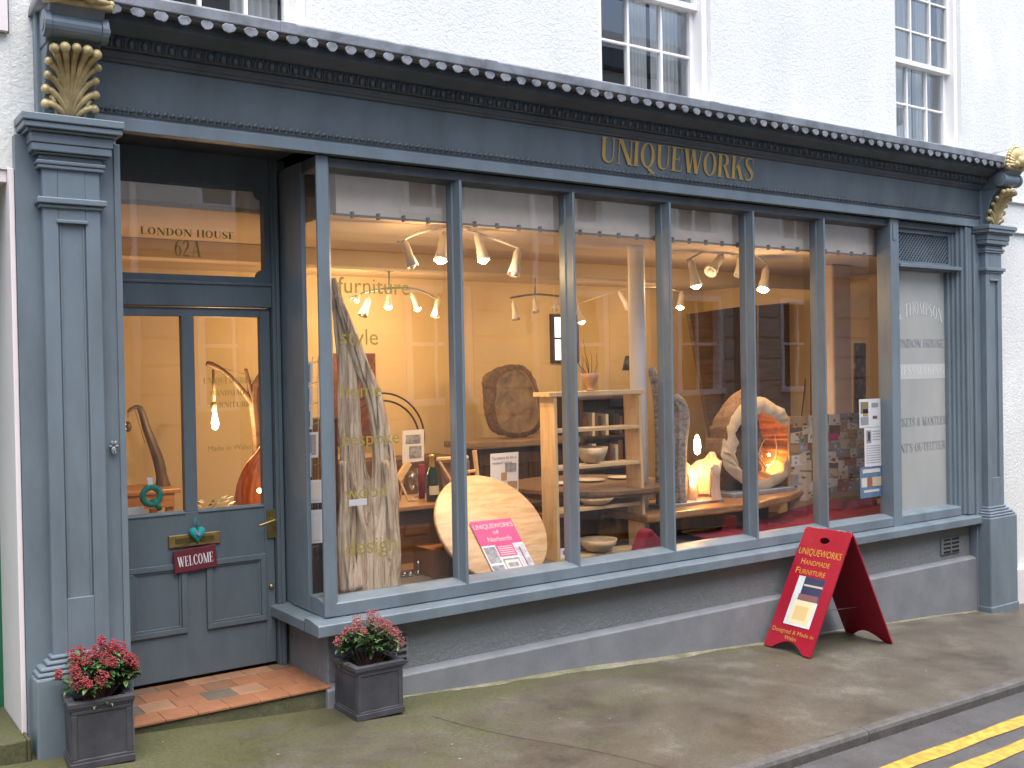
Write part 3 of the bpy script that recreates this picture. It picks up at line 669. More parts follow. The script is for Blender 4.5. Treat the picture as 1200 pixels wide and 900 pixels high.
mb.prismX([(-.13, 3.2622), (-.14, 3.268), (-.19, 3.300), (-.19, 3.345), (.018, 3.345), (.018, 3.2622)], XL, XRt)
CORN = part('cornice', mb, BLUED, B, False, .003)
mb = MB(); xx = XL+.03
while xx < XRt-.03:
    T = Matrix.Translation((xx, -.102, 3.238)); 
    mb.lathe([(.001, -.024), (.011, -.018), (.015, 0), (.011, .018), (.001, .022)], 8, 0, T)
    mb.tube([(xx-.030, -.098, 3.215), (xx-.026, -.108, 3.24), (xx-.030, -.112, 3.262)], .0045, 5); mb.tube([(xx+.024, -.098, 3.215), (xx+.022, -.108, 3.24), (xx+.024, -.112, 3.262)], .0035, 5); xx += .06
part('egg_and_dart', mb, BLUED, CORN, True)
mb = MB(); mb.prismX([(-.245, 3.352), (-.262, 3.356), (-.262, 3.408), (-.235, 3.420), (.018, 3.440), (.018, 3.3455), (-.235, 3.3455)], XL-.0, XRt+.02)
# little stepped seams
for xx in (1.95, 3.1, 4.78, 6.3): mb.box(xx, xx+.08, -.266, -.24, 3.354, 3.412)
GUT = part('lead_gutter', mb, LEAD, CORN, False, .006) if False else part('lead_gutter', mb, LEAD, B, False, .005)
mb = MB(); xx = XL+.04; kk = 0; rg = random.Random(5)
while xx < XRt:
    # a fan shaped tongue hanging from the gutter lip
    w = .033*rg.uniform(.9, 1.08); zt = 3.354; n = 8; pts = [(xx-w*.55, zt)]
    for i in range(n+1):
        a = pi+pi*i/n; pts.append((xx+w*cos(a), 3.340+.030*sin(a)*rg.uniform(.85, 1.1)))
    pts.append((xx+w*.55, zt)); part('gutter_tongue', MB().prismY(pts, -.259+rg.uniform(-.004, .004), -.250), LEADL, GUT, False, .003); xx += .102*rg.uniform(.97, 1.03)

# ================================================================== DOOR RECESS
DY = .55
DXL, DXR = 1.335, 2.195; DZ0, DZ1 = .185, 2.115
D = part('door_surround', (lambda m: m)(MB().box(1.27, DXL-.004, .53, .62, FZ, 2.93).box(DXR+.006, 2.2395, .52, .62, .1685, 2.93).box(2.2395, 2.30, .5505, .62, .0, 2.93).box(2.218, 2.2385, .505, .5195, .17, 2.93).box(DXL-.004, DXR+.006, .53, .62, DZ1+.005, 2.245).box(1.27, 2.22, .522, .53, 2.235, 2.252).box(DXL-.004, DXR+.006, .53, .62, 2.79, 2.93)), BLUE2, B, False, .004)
# transom light with notched corners
a = PY(140, 207, DY+.02); c = PY(310, 327, DY+.02); x0, x1, z0, z1 = 1.37, c.x, 2.285, 2.755
def notched(x0, x1, z0, z1, r=.045):
    P = []
    for (cx, cz, a0) in ((x1, z0, 180), (x1, z1, 270), (x0, z1, 360), (x0, z0, 90)):
        for k in range(7): a = radians(a0-90*k/6+ -0); P.append((cx+r*cos(a), cz+r*sin(a)))
    return P
inner = notched(x0, x1, z0, z1)
outer = []
cx_, cz_ = (x0+x1)/2, (z0+z1)/2; X0, X1, Z0, Z1 = DXL-.004, DXR+.006, 2.245, 2.79
for (px_, pz_) in inner:
    dx, dz = px_-cx_, pz_-cz_; s1 = ((X1-cx_) if dx > 0 else (cx_-X0))/abs(dx); s2 = ((Z1-cz_) if dz > 0 else (cz_-Z0))/abs(dz); k_ = min(s1, s2)
    outer.append((cx_+dx*k_, cz_+dz*k_))
mb = MB(); n = len(inner); vs = []
for y in (.545, .60):
    vs += [(a_, y, b_) for a_, b_ in inner]+[(a_, y, b_) for a_, b_ in outer]
fs = []
for i in range(n):
    j = (i+1) % n; fs += [(i, j, n+j, n+i), (i, 2*n+i, 2*n+j, j)]
mb.add(vs, fs)
for (px_, pz_) in ((X0, Z0), (X1, Z0), (X1, Z1), (X0, Z1)):
    # corner fill triangles
    i = min(range(n), key=lambda k: (outer[k][0]-px_)**2+(outer[k][1]-pz_)**2)
    sx = .3 if px_ < cx_ else -.3
mb.box(X0, X0+.03, .542, .60, Z0, Z1); mb.box(X1-.03, X1, .542, .60, Z0, Z1); mb.box(X0, X1, .5415, .60, Z1-.03, Z1); mb.box(X0, X1, .5415, .60, Z0, Z0+.03)
mb.box(X0-.002, X1+.002, .5455, .60, Z1-.004, Z1)
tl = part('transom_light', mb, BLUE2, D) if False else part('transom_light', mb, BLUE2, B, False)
g = MB(); g.quad((x0-.03, .575, z0-.01), (x1+.01, .575, z0-.01), (x1+.01, .575, z1+.01), (x0-.03, .575, z1+.01)); part('pane', g, GLASS, tl)
wm = MB(); p = PY(164, 274, .573); q = PY(275, 277, .573); word(tl, GOLDGL, 'gilt_word', 'LONDON HOUSE', (p.x, .573, p.z), XD, ZD, q.x-p.x, .038)
p = PY(204, 300, .573); q = PY(236, 300, .573); word(tl, GOLDGL, 'house_number', '62A', (p.x, .573, p.z), XD, ZD, q.x-p.x, .085)
mb = MB(); rj = random.Random(2); zt = 2.76; zb = 2.665; n = 22
top = [(x0-.02+(x1-x0+.02)*i/n, zt) for i in range(n+1)]; bot = [(x0-.02+(x1-x0+.02)*i/n, zb+rj.uniform(-.004, .004)) for i in range(n+1)]
mb.add([(a_, .60, b_) for a_, b_ in top]+[(a_, .60, b_) for a_, b_ in bot], [(i, i+1, n+1+i+1, n+1+i) for i in range(n)]); part('torn_lining', mb, GREYBOARD, tl)
# door
mb = MB(); y0, y1 = DY, DY+.045; GZ = 1.047; gt = 2.068
gx = [(1.385, 1.712), (1.778, 2.140)]
mb.box(DXL, gx[0][0], y0, y1, DZ0, DZ1); mb.box(gx[1][1], DXR, y0, y1, DZ0, DZ1)
mb.box(gx[0][0], gx[1][1], y0, y1, gt, DZ1); mb.box(gx[0][1], gx[1][0], y0, y1, GZ, gt); mb.box(gx[0][0], gx[1][1], y0, y1, DZ0, GZ)
mb.prismX([(y0-.006, GZ-.01), (y0-.006, GZ-.002), (y0+.02, GZ+.01), (y0+.02, GZ-.01)], gx[0][0]+.001, gx[0][1]-.001); mb.prismX([(y0-.006, GZ-.01), (y0-.006, GZ-.002), (y0+.02, GZ+.01), (y0+.02, GZ-.01)], gx[1][0]+.001, gx[1][1]-.001)
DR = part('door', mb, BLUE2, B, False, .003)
ORG[DR] = ORG[B]
for a_, c_ in gx:
    g = MB(); g.quad((a_-.003, y0+.025, GZ), (c_+.003, y0+.025, GZ), (c_+.003, y0+.025, gt), (a_-.003, y0+.025, gt)); part('pane', g, GLASS, DR)
for (xa, xb, za, zb_) in ((PY(150, 700, y0).x+.0, PY(219, 700, y0).x, .42, .785), (PY(242, 700, y0).x, PY(312, 700, y0).x, .42, .785)):
    mb = MB(); w = .03
    for (a_, b_, c_, d_) in ((xa, xb, zb_-w, zb_), (xa, xb, za, za+w)): mb.box(a_, b_, y0-.014, y0-.0005, c_, d_)
    mb.box(xa, xa+w, y0-.0145, y0-.0005, za+w, zb_-w); mb.box(xb-w, xb, y0-.0145, y0-.0005, za+w, zb_-w)
    w2 = .012
    mb.box(xa+w, xb-w, y0-.007, y0-.0005, zb_-w-w2, zb_-w); mb.box(xa+w, xb-w, y0-.007, y0-.0005, za+w, za+w+w2)
    mb.box(xa+w, xa+w+w2, y0-.0072, y0-.0005, za+w+w2, zb_-w-w2); mb.box(xb-w-w2, xb-w, y0-.0072, y0-.0005, za+w+w2, zb_-w-w2)
    part('door_panel', mb, BLUE2, DR, False, .004)
a_ = PY(198, 645, y0-.01); c_ = PY(258, 622, y0-.01); mb = MB(); x0_, x1_, zz0, zz1 = a_.x, c_.x, a_.z+.01, c_.z
mb.box(x0_, x1_, y0-.012, y0-.0005, zz0, zz1); lb = part('letter_box', mb, BRASS, DR, False, .003)
mb = MB(); mb.box(x0_+.035, x1_-.035, y0-.018, y0-.0122, zz0+.018, zz1-.018); mb.box(x0_+.04, x1_-.04, y0-.020, y0-.0182, zz1-.024, zz1-.016)
part('door_handle', (lambda m: m)(MB().box(PY(313, 640, y0).x, PY(323, 640, y0).x, y0-.01, y0-.0005, .865, 1.02).tube([(PY(318, 618, y0).x, y0-.01, .965), (PY(318, 618, y0).x, y0-.05, .965), (PY(318, 618, y0).x-.09, y0-.055, .945)], [.009, .009, .007], 10)), BRASS, DR, False, .002)
part('round_lock', MB().ball((PY(318, 708, y0).x, y0-.004, .60), .014, 10), BRASS, DR, True)
part('letter_flap', mb, plain('tarnished_brass', (.16, .13, .05), .4, .8), DR, False, .002)
wm = MB(); yg = y0+.024
for (wd, u0, u1, vb, h, sf_) in (('UNIQUEWORKS', 238, 296, 450, .032, 1), ('HANDMADE', 246, 291, 464, .028, 1), ('FURNITURE', 246, 293, 478, .028, 1), ('Made in Wales', 244, 295, 529, None, 0)):
    p = PY(u0, vb, yg); q = PY(u1, vb, yg); word(DR, GOLDGL, 'gilt_word', wd, (p.x, yg, p.z), XD, ZD, q.x-p.x, h, bool(sf_))
# gold edge light gap of the ajar door is the warm room behind the stile
# tiled step
st_ = MB()
mbs = MB(); mbs.box(1.27, 2.2585, .0, .56, -.05, .155); part('step', mbs, gmat('mossy_step_stone', [(.3, (.05, .055, .025)), (.7, (.14, .135, .075))], 6, .8, .5, False), B, False, .006)
STEP = B.children[-1]
TM = [plain('terracotta_%s' % n_, c_, .38, 0, .16, 9, .15, 40) for n_, c_ in dict(orange=(.30, .135, .070), brown=(.22, .115, .065), pale=(.33, .185, .11), dull=(.19, .125, .085), grime=(.15, .125, .095)).items()]
mb = MB(); rt = random.Random(11); tw = .153
for i in range(7):
    for j in range(4):
        xa = 1.272+i*tw-(j % 2)*.05; xb = xa+tw-.0022; ya = -.012+j*tw; yb = ya+tw-.0022
        xa = max(xa, 1.272); xb = min(xb, 2.257); yb = min(yb, .555)
        if xb-xa < .02: continue
        mb.box(xa, xb, ya, yb, .1555, .168+rt.uniform(0, .0012), rt.choice([0, 0, 0, 1, 2, 2, 3, 4] if j else [0, 2, 0]))
part('quarry_tile', mb, TM, STEP, False, .003)

# ================================================================== DOOR HANGINGS
p = PY(229, 655, .525); mb = MB(); T = Matrix.Translation((p.x, .53, p.z)) @ Matrix.Rotation(radians(-3.5), 4, 'Y')
w_, h_ = .112, .058
pl = thing('welcome_sign', 'small maroon WELCOME plaque hanging from the brass letter box', 'sign', (p.x, .53, p.z))
mb.box(-w_, w_, -.006, .006, -h_, h_, 0, T); part('board', mb, MAROON, pl, False, .002)
wm = MB(); xd = T.to_3x3() @ Vector((1, 0, 0)); zd = T.to_3x3() @ Vector((0, 0, 1)); o_ = T @ Vector((-w_*.84, -.0075, -.028)); letters(wm, 'WELCOME', o_, xd, zd, 2*w_*.84, .052); part('lettering', wm, PAPER, pl)
mb = MB(); mb.tube([T @ Vector((-w_*.8, -.004, h_)), (p.x, .535, p.z+h_+.05), T @ Vector((w_*.8, -.004, h_))], .0015, 5); part('string', mb, STEM, pl)
p = PY(231, 625, .52); hp = thing('hanging_heart', 'padded turquoise fabric heart hanging over the letter box', 'ornament', (p.x, .52, p.z))
mb = MB(); vs = []; n = 28
for lay in range(7):
    k = lay/6; yy = -.022*cos(pi*k); s_ = max(.08, sin(pi*k)**.5)
    for i in range(n):
        t = 2*pi*i/n; hx = 16*sin(t)**3; hz = 13*cos(t)-5*cos(2*t)-2*cos(3*t)-cos(4*t)
        vs.append((p.x+hx*.0027*s_, .52+yy, p.z+hz*.0031*s_-.004))
fs = []
for lay in range(6):
    for i in range(n): fs.append((lay*n+i, lay*n+(i+1) % n, (lay+1)*n+(i+1) % n, (lay+1)*n+i))
mb.add(vs, fs); mb.add(vs[:n], [tuple(range(n))]); mb.add(vs[-n:], [tuple(reversed(range(n)))]); part('heart', mb, TEAL, hp, True)
mb = MB(); mb.tube([(p.x-.004, .52, p.z+.03), (p.x-.012, .52, p.z+.06), (p.x-.004, .525, p.z+.085), (p.x+.004, .52, p.z+.06), (p.x, .52, p.z+.03)], .003, 6); part('loop', mb, TEAL, hp, True)
mb = MB(); mb.tube([(p.x, .494, p.z), (p.x, .490, p.z)], .009, 10); part('button', mb, mat('lilac_button', (.35, .2, .4), .4), hp)

# ================================================================== NEIGHBOUR (left)
N = thing('neighbouring_house', 'white house on the left edge with a pale doorway reveal and green door', 'building', (-.5, 0, .2))
mb = MB(); mb.box(-9, .834, .02, .4, 2.655, 3.235); mb.box(-9, -.65, .02, .4, -.3, 2.655); part('wall', mb, RENDER, N)
mb = MB(); mb.box(-9, .825, -.01, .4, 3.24, 7.5); part('upper_band', mb, PINKW, N)
mb = MB(); mb.box(.812, .8335, -.02, .42, .0, 2.654); mb.box(-.65, -.55, -.01, .42, .1, 2.654); mb.box(-.55, .812, .03, .42, 2.60, 2.654); part('door_reveal', mb, PINKW, N, False, .004)
mb = MB(); mb.box(-.55, .834, .42, .47, .2, 2.60)
for (a_, b_, c_, d_) in ((-.42, .0, .35, 1.1), (.14, .56, .35, 1.1), (-.42, .0, 1.25, 2.3), (.14, .56, 1.25, 2.3)): mb.box(a_, b_, .405, .4195, c_, d_)
dd = part('door', mb, GREENDOOR, N, False, .004)
mb = MB(); mb.box(-.65, .8115, -.14, .42, -.05, .245); mb.box(.8116, .8265, -.14, -.021, -.05, .2445); part('doorstep', mb, PAVE, N, False, .012)

# ================================================================== OPPOSITE SIDE OF THE STREET (seen mirrored in the glass)
OB = thing('opposite_house', 'coursed stone terrace with white sash windows mirrored in the display window glass', 'building', (6, -7.3, 0))
STONE = plain('buff_stone', (.46, .43, .37), .8, 0, .18, 2.5, .3, 20)
mb = MB(); YO = -7.3
ow = [(x, x+1.05) for x in (-3.2, -.6, 1.9, 4.4, 6.9, 9.4, 11.9, 14.4)]
lv = [(-.6, 1.35), (3.35, 3.95)]
segs = []
xs = [-8.0]+[v for w in ow for v in w]+[18.0]
for (z0, z1) in ((1.35, 2.95), (3.95, 5.6)):
    for i in range(0, len(xs), 2): mb.box(xs[i], xs[i+1], YO-.4, YO, z0, z1)
mb2 = MB()
for q_ in range(0, len(xs), 2): mb2.box(xs[q_], xs[q_+1], YO+.0005, YO+.012, 3.95, 5.6)
mb2.box(-8, 18, YO+.0005, YO+.012, 3.6, 3.95); mb2.box(-8, 18, YO+.0005, YO+.012, 5.6, 6.39); part('pale_render', mb2, RENDER, OB)
mb.box(-8, 18, YO-.4, YO, -1, 1.35); mb.box(-8, 18, YO-.4, YO, 2.95, 3.95); mb.box(-8, 18, YO-.4, YO, 5.6, 6.6)
part('wall', mb, STONE, OB)
mb = MB(); z = -.7
while z < 3.0:
    for i in range(0, len(xs), 2): mb.box(xs[i]+.02, xs[i+1]-.02, YO+.0005, YO+.03, z, z+.33)
    z += .37
part('stone_course', mb, STONE, OB, False, .01)
mb = MB(); mb.box(-8, 18, YO+.031, YO+.14, 3.35, 3.47); mb.box(-8, 18, YO+.001, YO+.2, 6.4, 6.7); part('string_course', mb, LEAD, OB, False, .01)
for k, (a_, c_) in enumerate(ow):
    for (z0, z1) in ((1.35, 2.95), (3.95, 5.6)):
        f = MB()
        f.box(a_, a_+.09, YO-.12, YO+.03, z0, z1); f.box(c_-.09, c_, YO-.12, YO+.03, z0, z1); f.box(a_+.09, c_-.09, YO-.121, YO+.029, z1-.09, z1); f.box(a_-.06, c_+.06, YO-.12, YO+.07, z0-.05, z0+.04)
        f.box(a_+.09, c_-.09, YO-.1, YO-.05, (z0+z1)/2-.025, (z0+z1)/2+.025); f.box((a_+c_)/2-.02, (a_+c_)/2+.02, YO-.098, YO-.06, z0+.04, z1-.09)
        w_ = part('sash_window', f, WHITEP, OB)
        g = MB(); g.box(a_, c_, YO-.16, YO-.13, z0, z1); part('glass', g, mat('dark_window', (.05, .06, .07), .1), w_)
for xx in (9.0, 3.6): mb = MB(); mb.tube([(xx, YO+.1, -.4), (xx, YO+.1, 6.4)], .05, 12); part('drainpipe', mb, WHITEP, OB, True)
mb = MB(); mb.prismX([(YO-.4, 6.6), (YO+.15, 6.6), (YO-3, 8.3)], -8, 18); part('roof', mb, SLATE, OB)
# ================================================================== INSIDE THE SHOP
def depth(p): return (p-CAM).dot(F)
def pm(px, p): return px*depth(p)/FPX          # pixels -> metres at a point
def PP(lst, Y): return [PY(u, v, Y) for u, v in lst]
def quadpx(mb, pts, Y, m=0, th=.012):
    """a real slab: pixel outline carried to depth Y with thickness th"""
    P = PP(pts, Y); mb.prismY([(p.x, p.z) for p in P], Y, Y+th, m)
# ---- ceiling light bars
LGRP = 'ceiling spotlight bars'
def spot_head(root, a, b, lit, hot=False):
    a, b = Vector(a), Vector(b); d = (b-a); l = d.length; q = d.to_track_quat('Z', 'Y').to_matrix().to_4x4(); T = Matrix.Translation(a) @ q
    r = l*.23; mb = MB()
    mb.lathe([(.004, -l*.12), (r*.35, 0), (r*.62, l*.1), (r*.66, l*.55), (r*.75, l*.62), (r, l*.98), (r*.9, l*.985), (r*.6, l*.7), (.001, l*.68)], 16, 0, T)
    h = part('spotlight', mb, WHITEM, root, True)
    g = MB(); g.ball(T @ Vector((0, 0, l*.92)), r*(.78 if lit else .55), 8); part('bulb', g, (BULBHOT if hot else BULB) if lit else CERAM, h, True)
    return T @ Vector((0, 0, l*1.05)), d.normalized()
def bar_light(label, pts, Y, heads, mount, watt, mt=None):
    P = PP(pts, Y); c = P[len(P)//2]; root = thing('ceiling_light', label, 'ceiling light', (c.x, Y, CZ), LGRP)
    mb = MB(); n = 24; Q = []
    for i in range(n+1):      # smooth curve through the measured points
        t = i/n*(len(P)-1); k = min(int(t), len(P)-2); f = t-k
        p_ = [P[max(k-1, 0)], P[k], P[k+1], P[min(k+2, len(P)-1)]]
        Q.append(.5*((2*p_[1])+(p_[2]-p_[0])*f+(2*p_[0]-5*p_[1]+4*p_[2]-p_[3])*f*f+(3*p_[1]-p_[0]-3*p_[2]+p_[3])*f**3))
    mb.tube(Q, .009, 8); part('bar', mb, mt or WHITEM, root, True)
    m = MB(); mp = PY(*mount, Y); m.tube([mp, (mp.x, Y, CZ)], .008, 8); m.lathe([(.04, CZ-.02), (.045, CZ-.002)], 18, 0, Matrix.Translation((mp.x, Y, 0))); part('ceiling_mount', m, mt or WHITEM, root, True)
    for (u0, v0, u1, v1, lit) in heads:
        a_ = PY(u0, v0, Y); b_ = PY(u1, v1, Y-.04); e, d_ = spot_head(root, a_, b_, lit > 0, lit > 1)
        if lit and Y < 1:
            light('POINT', e+d_*.05, watt*lit*.13, WARM, root, shadow_soft_size=.03)
            q_ = light('SPOT', e+d_*.05, watt*lit*.9, WARM, root, shadow_soft_size=.03, spot_size=radians(130), spot_blend=.8); q_.rotation_euler = Vector((-.15, -.62, .75)).to_track_quat('Z', 'Y').to_euler()
        elif lit: light('POINT', e+d_*.05, watt*lit*.32, WARM, root, shadow_soft_size=.03)
bar_light('curved white bar of four spotlights close behind the left panes', [(466, 284), (490, 273), (520, 267), (548, 270), (580, 280), (614, 293)], .55, [(474, 283, 484, 313, 0), (520, 274, 516, 306, 2), (559, 274, 567, 306, 1), (607, 293, 602, 322, 0)], (540, 268), 15)
bar_light('curved white bar of four spotlights close behind the right panes', [(804, 306), (830, 293), (866, 289), (884, 297), (902, 313)], .85, [(810, 306, 816, 336, 1), (846, 300, 832, 319, 0), (868, 300, 866, 323, 0), (898, 314, 894, 340, 2)], (862, 289), 15)
bar_light('dark bar of five spotlights far back above the wavy driftwood', [(410, 350), (430, 342), (455, 338), (488, 339), (515, 352)], 3.0, [(421, 344, 418, 353, 1), (432, 350, 425, 370, 0), (456, 342, 455, 361, 2), (483, 345, 490, 363, 1), (514, 350, 510, 371, 0)], (456, 338), 14, LEAD)
bar_light('dark bar of three unlit spotlights above the wood slice mirror', [(598, 349), (627, 345), (655, 347)], 2.6, [(602, 354, 605, 375, 0), (627, 350, 628, 366, 0), (654, 350, 650, 364, 0)], (627, 345), 10, LEAD)
bar_light('bar of three spotlights at the back beside the white column', [(676, 356), (726, 340), (765, 336), (800, 342)], 3.0, [(676, 358, 682, 378, 1), (726, 342, 738, 362, 0), (799, 342, 797, 361, 1)], (765, 336), 14)
# warm bounce of the entrance lamp behind the door is its own bulb (below)

# ---- driftwood
def grooved(seed, amp=.13, k=(7, 13, 19)):
    r_ = random.Random(seed); ph = [r_.uniform(0, 6) for _ in range(6)]
    return lambda t, u: 1+amp*(sin(k[0]*t+ph[0]+2.5*u)+.6*sin(k[1]*t+ph[1]-3*u)+.35*sin(k[2]*t+ph[2]+5*sin(4*u)))/1.6+.06*sin(9*u+ph[3]+t)
def densify(pts, rad, n=6):
    P = [Vector(p) for p in pts]; o = []; r = []
    for i in range(len(P)-1):
        for k in range(n):
            f = k/n; a = P[max(i-1, 0)]; b = P[i]; c = P[i+1]; d_ = P[min(i+2, len(P)-1)]
            o.append(.5*((2*b)+(c-a)*f+(2*a-5*b+4*c-d_)*f*f+(3*b-a-3*c+d_)*f**3)); r.append(rad[i]+(rad[i+1]-rad[i])*f)
    return o+[P[-1]], r+[rad[-1]]
def gnarly(mb, spec, Y, seed=1, n=40, flat=.7, amp=.13, m=0):
    P = [PY(u, v, Y) for u, v, r in spec]; rr = [pm(r, p) for (u, v, r), p in zip(spec, P)]; P, rr = densify(P, rr)
    mb.tube(P, rr, n, m, flat, True, (1, 0, 0), grooved(seed, amp)); return mb
def lim(mb, spec, Y, **k): return gnarly(mb, spec, Y, **k)
p = PY(433, 690, .5); tr = thing('driftwood_trunk', 'tall forked silvery driftwood trunk tapering to a curved point behind the first pane', 'driftwood', (p.x, .5, .5))
mb = MB(); gnarly(mb, [(433, 700, 36), (432, 660, 34), (430, 620, 31), (422, 590, 24), (414, 560, 16), (411, 520, 13), (408, 470, 13), (408, 430, 12), (402, 390, 10), (396, 355, 7), (390, 326, 3)], .5, 3, 72, .55, .2)
part('main_limb', mb, DRIFT, tr, True)
mb = MB(); gnarly(mb, [(440, 700, 29), (442, 650, 26), (449, 600, 18), (450, 550, 13), (445, 505, 10), (437, 465, 9), (425, 430, 8), (415, 400, 7), (404, 370, 5), (395, 345, 3)], .46, 8, 64, .7, .2); gnarly(mb, [(455, 690, 13), (459, 640, 9), (456, 590, 7), (450, 540, 4)], .41, 9, 40, .9, .25); gnarly(mb, [(412, 690, 15), (404, 640, 8), (406, 590, 8), (404, 540, 5)], .44, 12, 40, .9, .2)
part('side_limb', mb, DRIFT, tr, True)
mb = MB(); q = PY(420, 588, .34); mb.box(q.x-.06, q.x+.05, .335, .34, q.z-.02, q.z+.015, 0); part('price_ticket', mb, PAPER, tr)

# ---- leaning round table top and its poster
DC = Vector((3.567, .45, .799)); tl_ = .674; DT = Matrix.Translation(DC) @ Matrix.Rotation(pi/2-tl_, 4, 'X')
mb = MB(); Rr = .383; mb.lathe([(.001, -.034), (Rr-.012, -.034), (Rr, -.026), (Rr, -.006), (Rr-.006, 0), (.001, 0)], 72, 0, DT)
solo('round_table_top', mb, OAKROUND, 'round light wood table top leaning back behind the second pane', 'table top', DC, None, True)
DNn = DT.to_3x3() @ Vector((0, 0, 1))
def onplane(u, v, off):
    d = ray(u, v); c = DC+DNn*off; return CAM+d*((c-CAM).dot(DNn)/d.dot(DNn))
ps = thing('shop_poster', 'pink UNIQUEWORKS poster propped on the leaning round table top', 'poster', onplane(585, 640, .01))
TL, TR, BR, BL = [onplane(u, v, .012) for u, v in ((549.5, 612), (598, 607), (629, 667), (570, 683))]
BL = TL+(BR-TR)
def pq(mb, a, b, c, d_, m, off=0):
    """quad in poster coordinates (0..1)"""
    def at(s, t_): return TL+(TR-TL)*s+(BL-TL)*t_+DNn*off
    mb.quad(at(a, d_), at(c, d_), at(c, b), at(a, b), m); return mb
mb = MB(); pq(mb, 0, 0, 1, 1.1, 0); part('sheet', mb, [PAPER], ps)
mb = MB(); pq(mb, 0, 0, 1, .47, 0, .0006); pq(mb, .32, .47, .74, .70, 0, .0006); pq(mb, .25, 1.0, 1, 1.1, 0, .0006)
pq(mb, .03, .50, .30, .80, 1, .0006); pq(mb, .76, .50, .99, .98, 2, .0006); pq(mb, .34, .74, .73, .97, 3, .0006); pq(mb, .37, .77, .70, .94, 4, .0009); pq(mb, .42, .82, .65, .90, 1, .0012); pq(mb, .02, .84, .30, 1.0, 1, .0006); pq(mb, .84, .55, .87, .9, 5, .0009)
part('printed_panels', mb, [PINK, GREYPR, plain('pale_photo', (.5, .5, .6), .5, 0, .5, 25), GREYPR, PHOTO[5], PHOTO[1]], ps)
xd = (TR-TL).normalized(); yd = (TL-BL).normalized(); W0 = (TR-TL).length; H0 = (BL-TL).length
wm = MB()
def pt(body, s0, s1, t0, h=None):
    o = TL+(TR-TL)*s0+(BL-TL)*t0+DNn*.0022; word(ps, PAPER, 'printed_word', body, o, xd, yd, W0*(s1-s0), h, False)
pt('UNIQUEWORKS', .03, .97, .16, .034); pt('of', .42, .56, .27, .028); pt('Narberth', .22, .78, .41, .034)
for k in range(5): t0 = .51+k*.037; o = TL+(TR-TL)*(.36)+(BL-TL)*t0+DNn*.002; e = (TR-TL)*.34; dn = (BL-TL)*.012; wm.quad(o+dn, o+e+dn, o+e, o)
part('small_print', wm, PAPER, ps)

# ---- display shelf unit
SY = .55; sh = thing('display_shelf', 'pale pine open shelf unit with five shelves beside the white column', 'shelf', (PY(705, 650, SY).x, SY, .5))
lt_, lb_ = PY(652.5, 463, SY), PY(657, 662, SY); rt_, rb_ = PY(751, 460, SY), PY(758, 645, SY)
dp = max(.16, min(.3, PX(637, 465, lt_.x).y-SY)); th_ = .024
def board(at, ab, w0):
    m = MB(); m.add([(ab.x-w0, SY, .5), (ab.x, SY, .5), (ab.x, SY+dp, .5), (ab.x-w0, SY+dp, .5), (at.x-w0, SY, at.z), (at.x, SY, at.z), (at.x, SY+dp, at.z), (at.x-w0, SY+dp, at.z)], [(0,3,2,1),(4,5,6,7),(0,1,5,4),(1,2,6,5),(2,3,7,6),(3,0,4,7)]); return part('side_board', m, PINE, sh, False, .002)
board(lt_, lb_, th_); board(rt_, rb_, th_)
ztop = PY(700, 461, SY).z; zsh = [PY(700, v, SY).z for v in (503, 546, 595.5, 651)]
m = MB(); m.box(lt_.x-.07, rt_.x+.03, SY-.01, SY+dp+.01, ztop-.012, ztop+.016); part('shelf_board', m, PINEX, sh, False, .002)
for z in zsh: m = MB(); m.box(lt_.x+.003, rt_.x-th_-.003+.01, SY+.004, SY+dp-.004, z-.011, z+.011); part('shelf_board', m, PINEX, sh, False, .002)
def bowl(u, v, Y, rpx, hpx, label, z=None, prof=None):
    p = PY(u, v, Y); r = pm(rpx, p); h = pm(hpx, p); z = z if z is not None else p.z
    m = MB(); m.lathe(prof(r, h) if prof else [(r*.35, 0), (r*.62, h*.15), (r*.9, h*.6), (r, h), (r*.96, h), (r*.85, h*.6), (r*.5, h*.2), (.001, h*.15)], 32, 0, Matrix.Translation((p.x, Y, z)))
    return solo('wooden_bowl', m, BOWLW, label, 'bowl', (p.x, Y, z), 'turned bowls on the pine shelf', True)
BYm = SY+dp/2
bowl(694, 546, BYm, 19, 19, 'deep flared wooden bowl on the middle shelf of the pine unit', zsh[1]+.012)
bowl(698, 596, BYm, 22, 9, 'flat wooden dish on the lower shelf of the pine unit', zsh[2]+.012)
bowl(701, 650, BYm-.02, 23, 15, 'wide shallow pale bowl on the bottom shelf near the glass', zsh[3]+.012)
p = PY(692, 459, BYm); pot = thing('twig_pot', 'small peach vase with a broken rim holding bare twigs on the pine shelf top', 'vase', (p.x, BYm, ztop+.017))
m = MB(); r = pm(9, p); m.lathe([(r*.5, 0), (r*.55, .01), (r*.3, .02), (r*.8, .045), (r*1.0, .085), (r*1.25, .12), (r*1.1, .12), (r*.8, .08), (.001, .05)], 20, 0, Matrix.Translation((p.x, BYm, ztop+.017))); part('vase', m, plain('peach_ceramic', (.50, .28, .17), .5), pot, True)
m = MB(); r_ = random.Random(4)
for k in range(9):
    a_ = r_.uniform(-1.2, 1.2); l = r_.uniform(.15, .32); P_ = [Vector((p.x, BYm, ztop+.07))]
    for i in range(6): P_.append(P_[-1]+Vector((sin(a_)*l/6, r_.uniform(-.01, .01), cos(a_)*l/6))); a_ += r_.uniform(-.3, .3)
    m.tube(P_, [.0025, .0022, .002, .0018, .0015, .001, .0007], 5)
part('twigs', m, DARKW, pot)
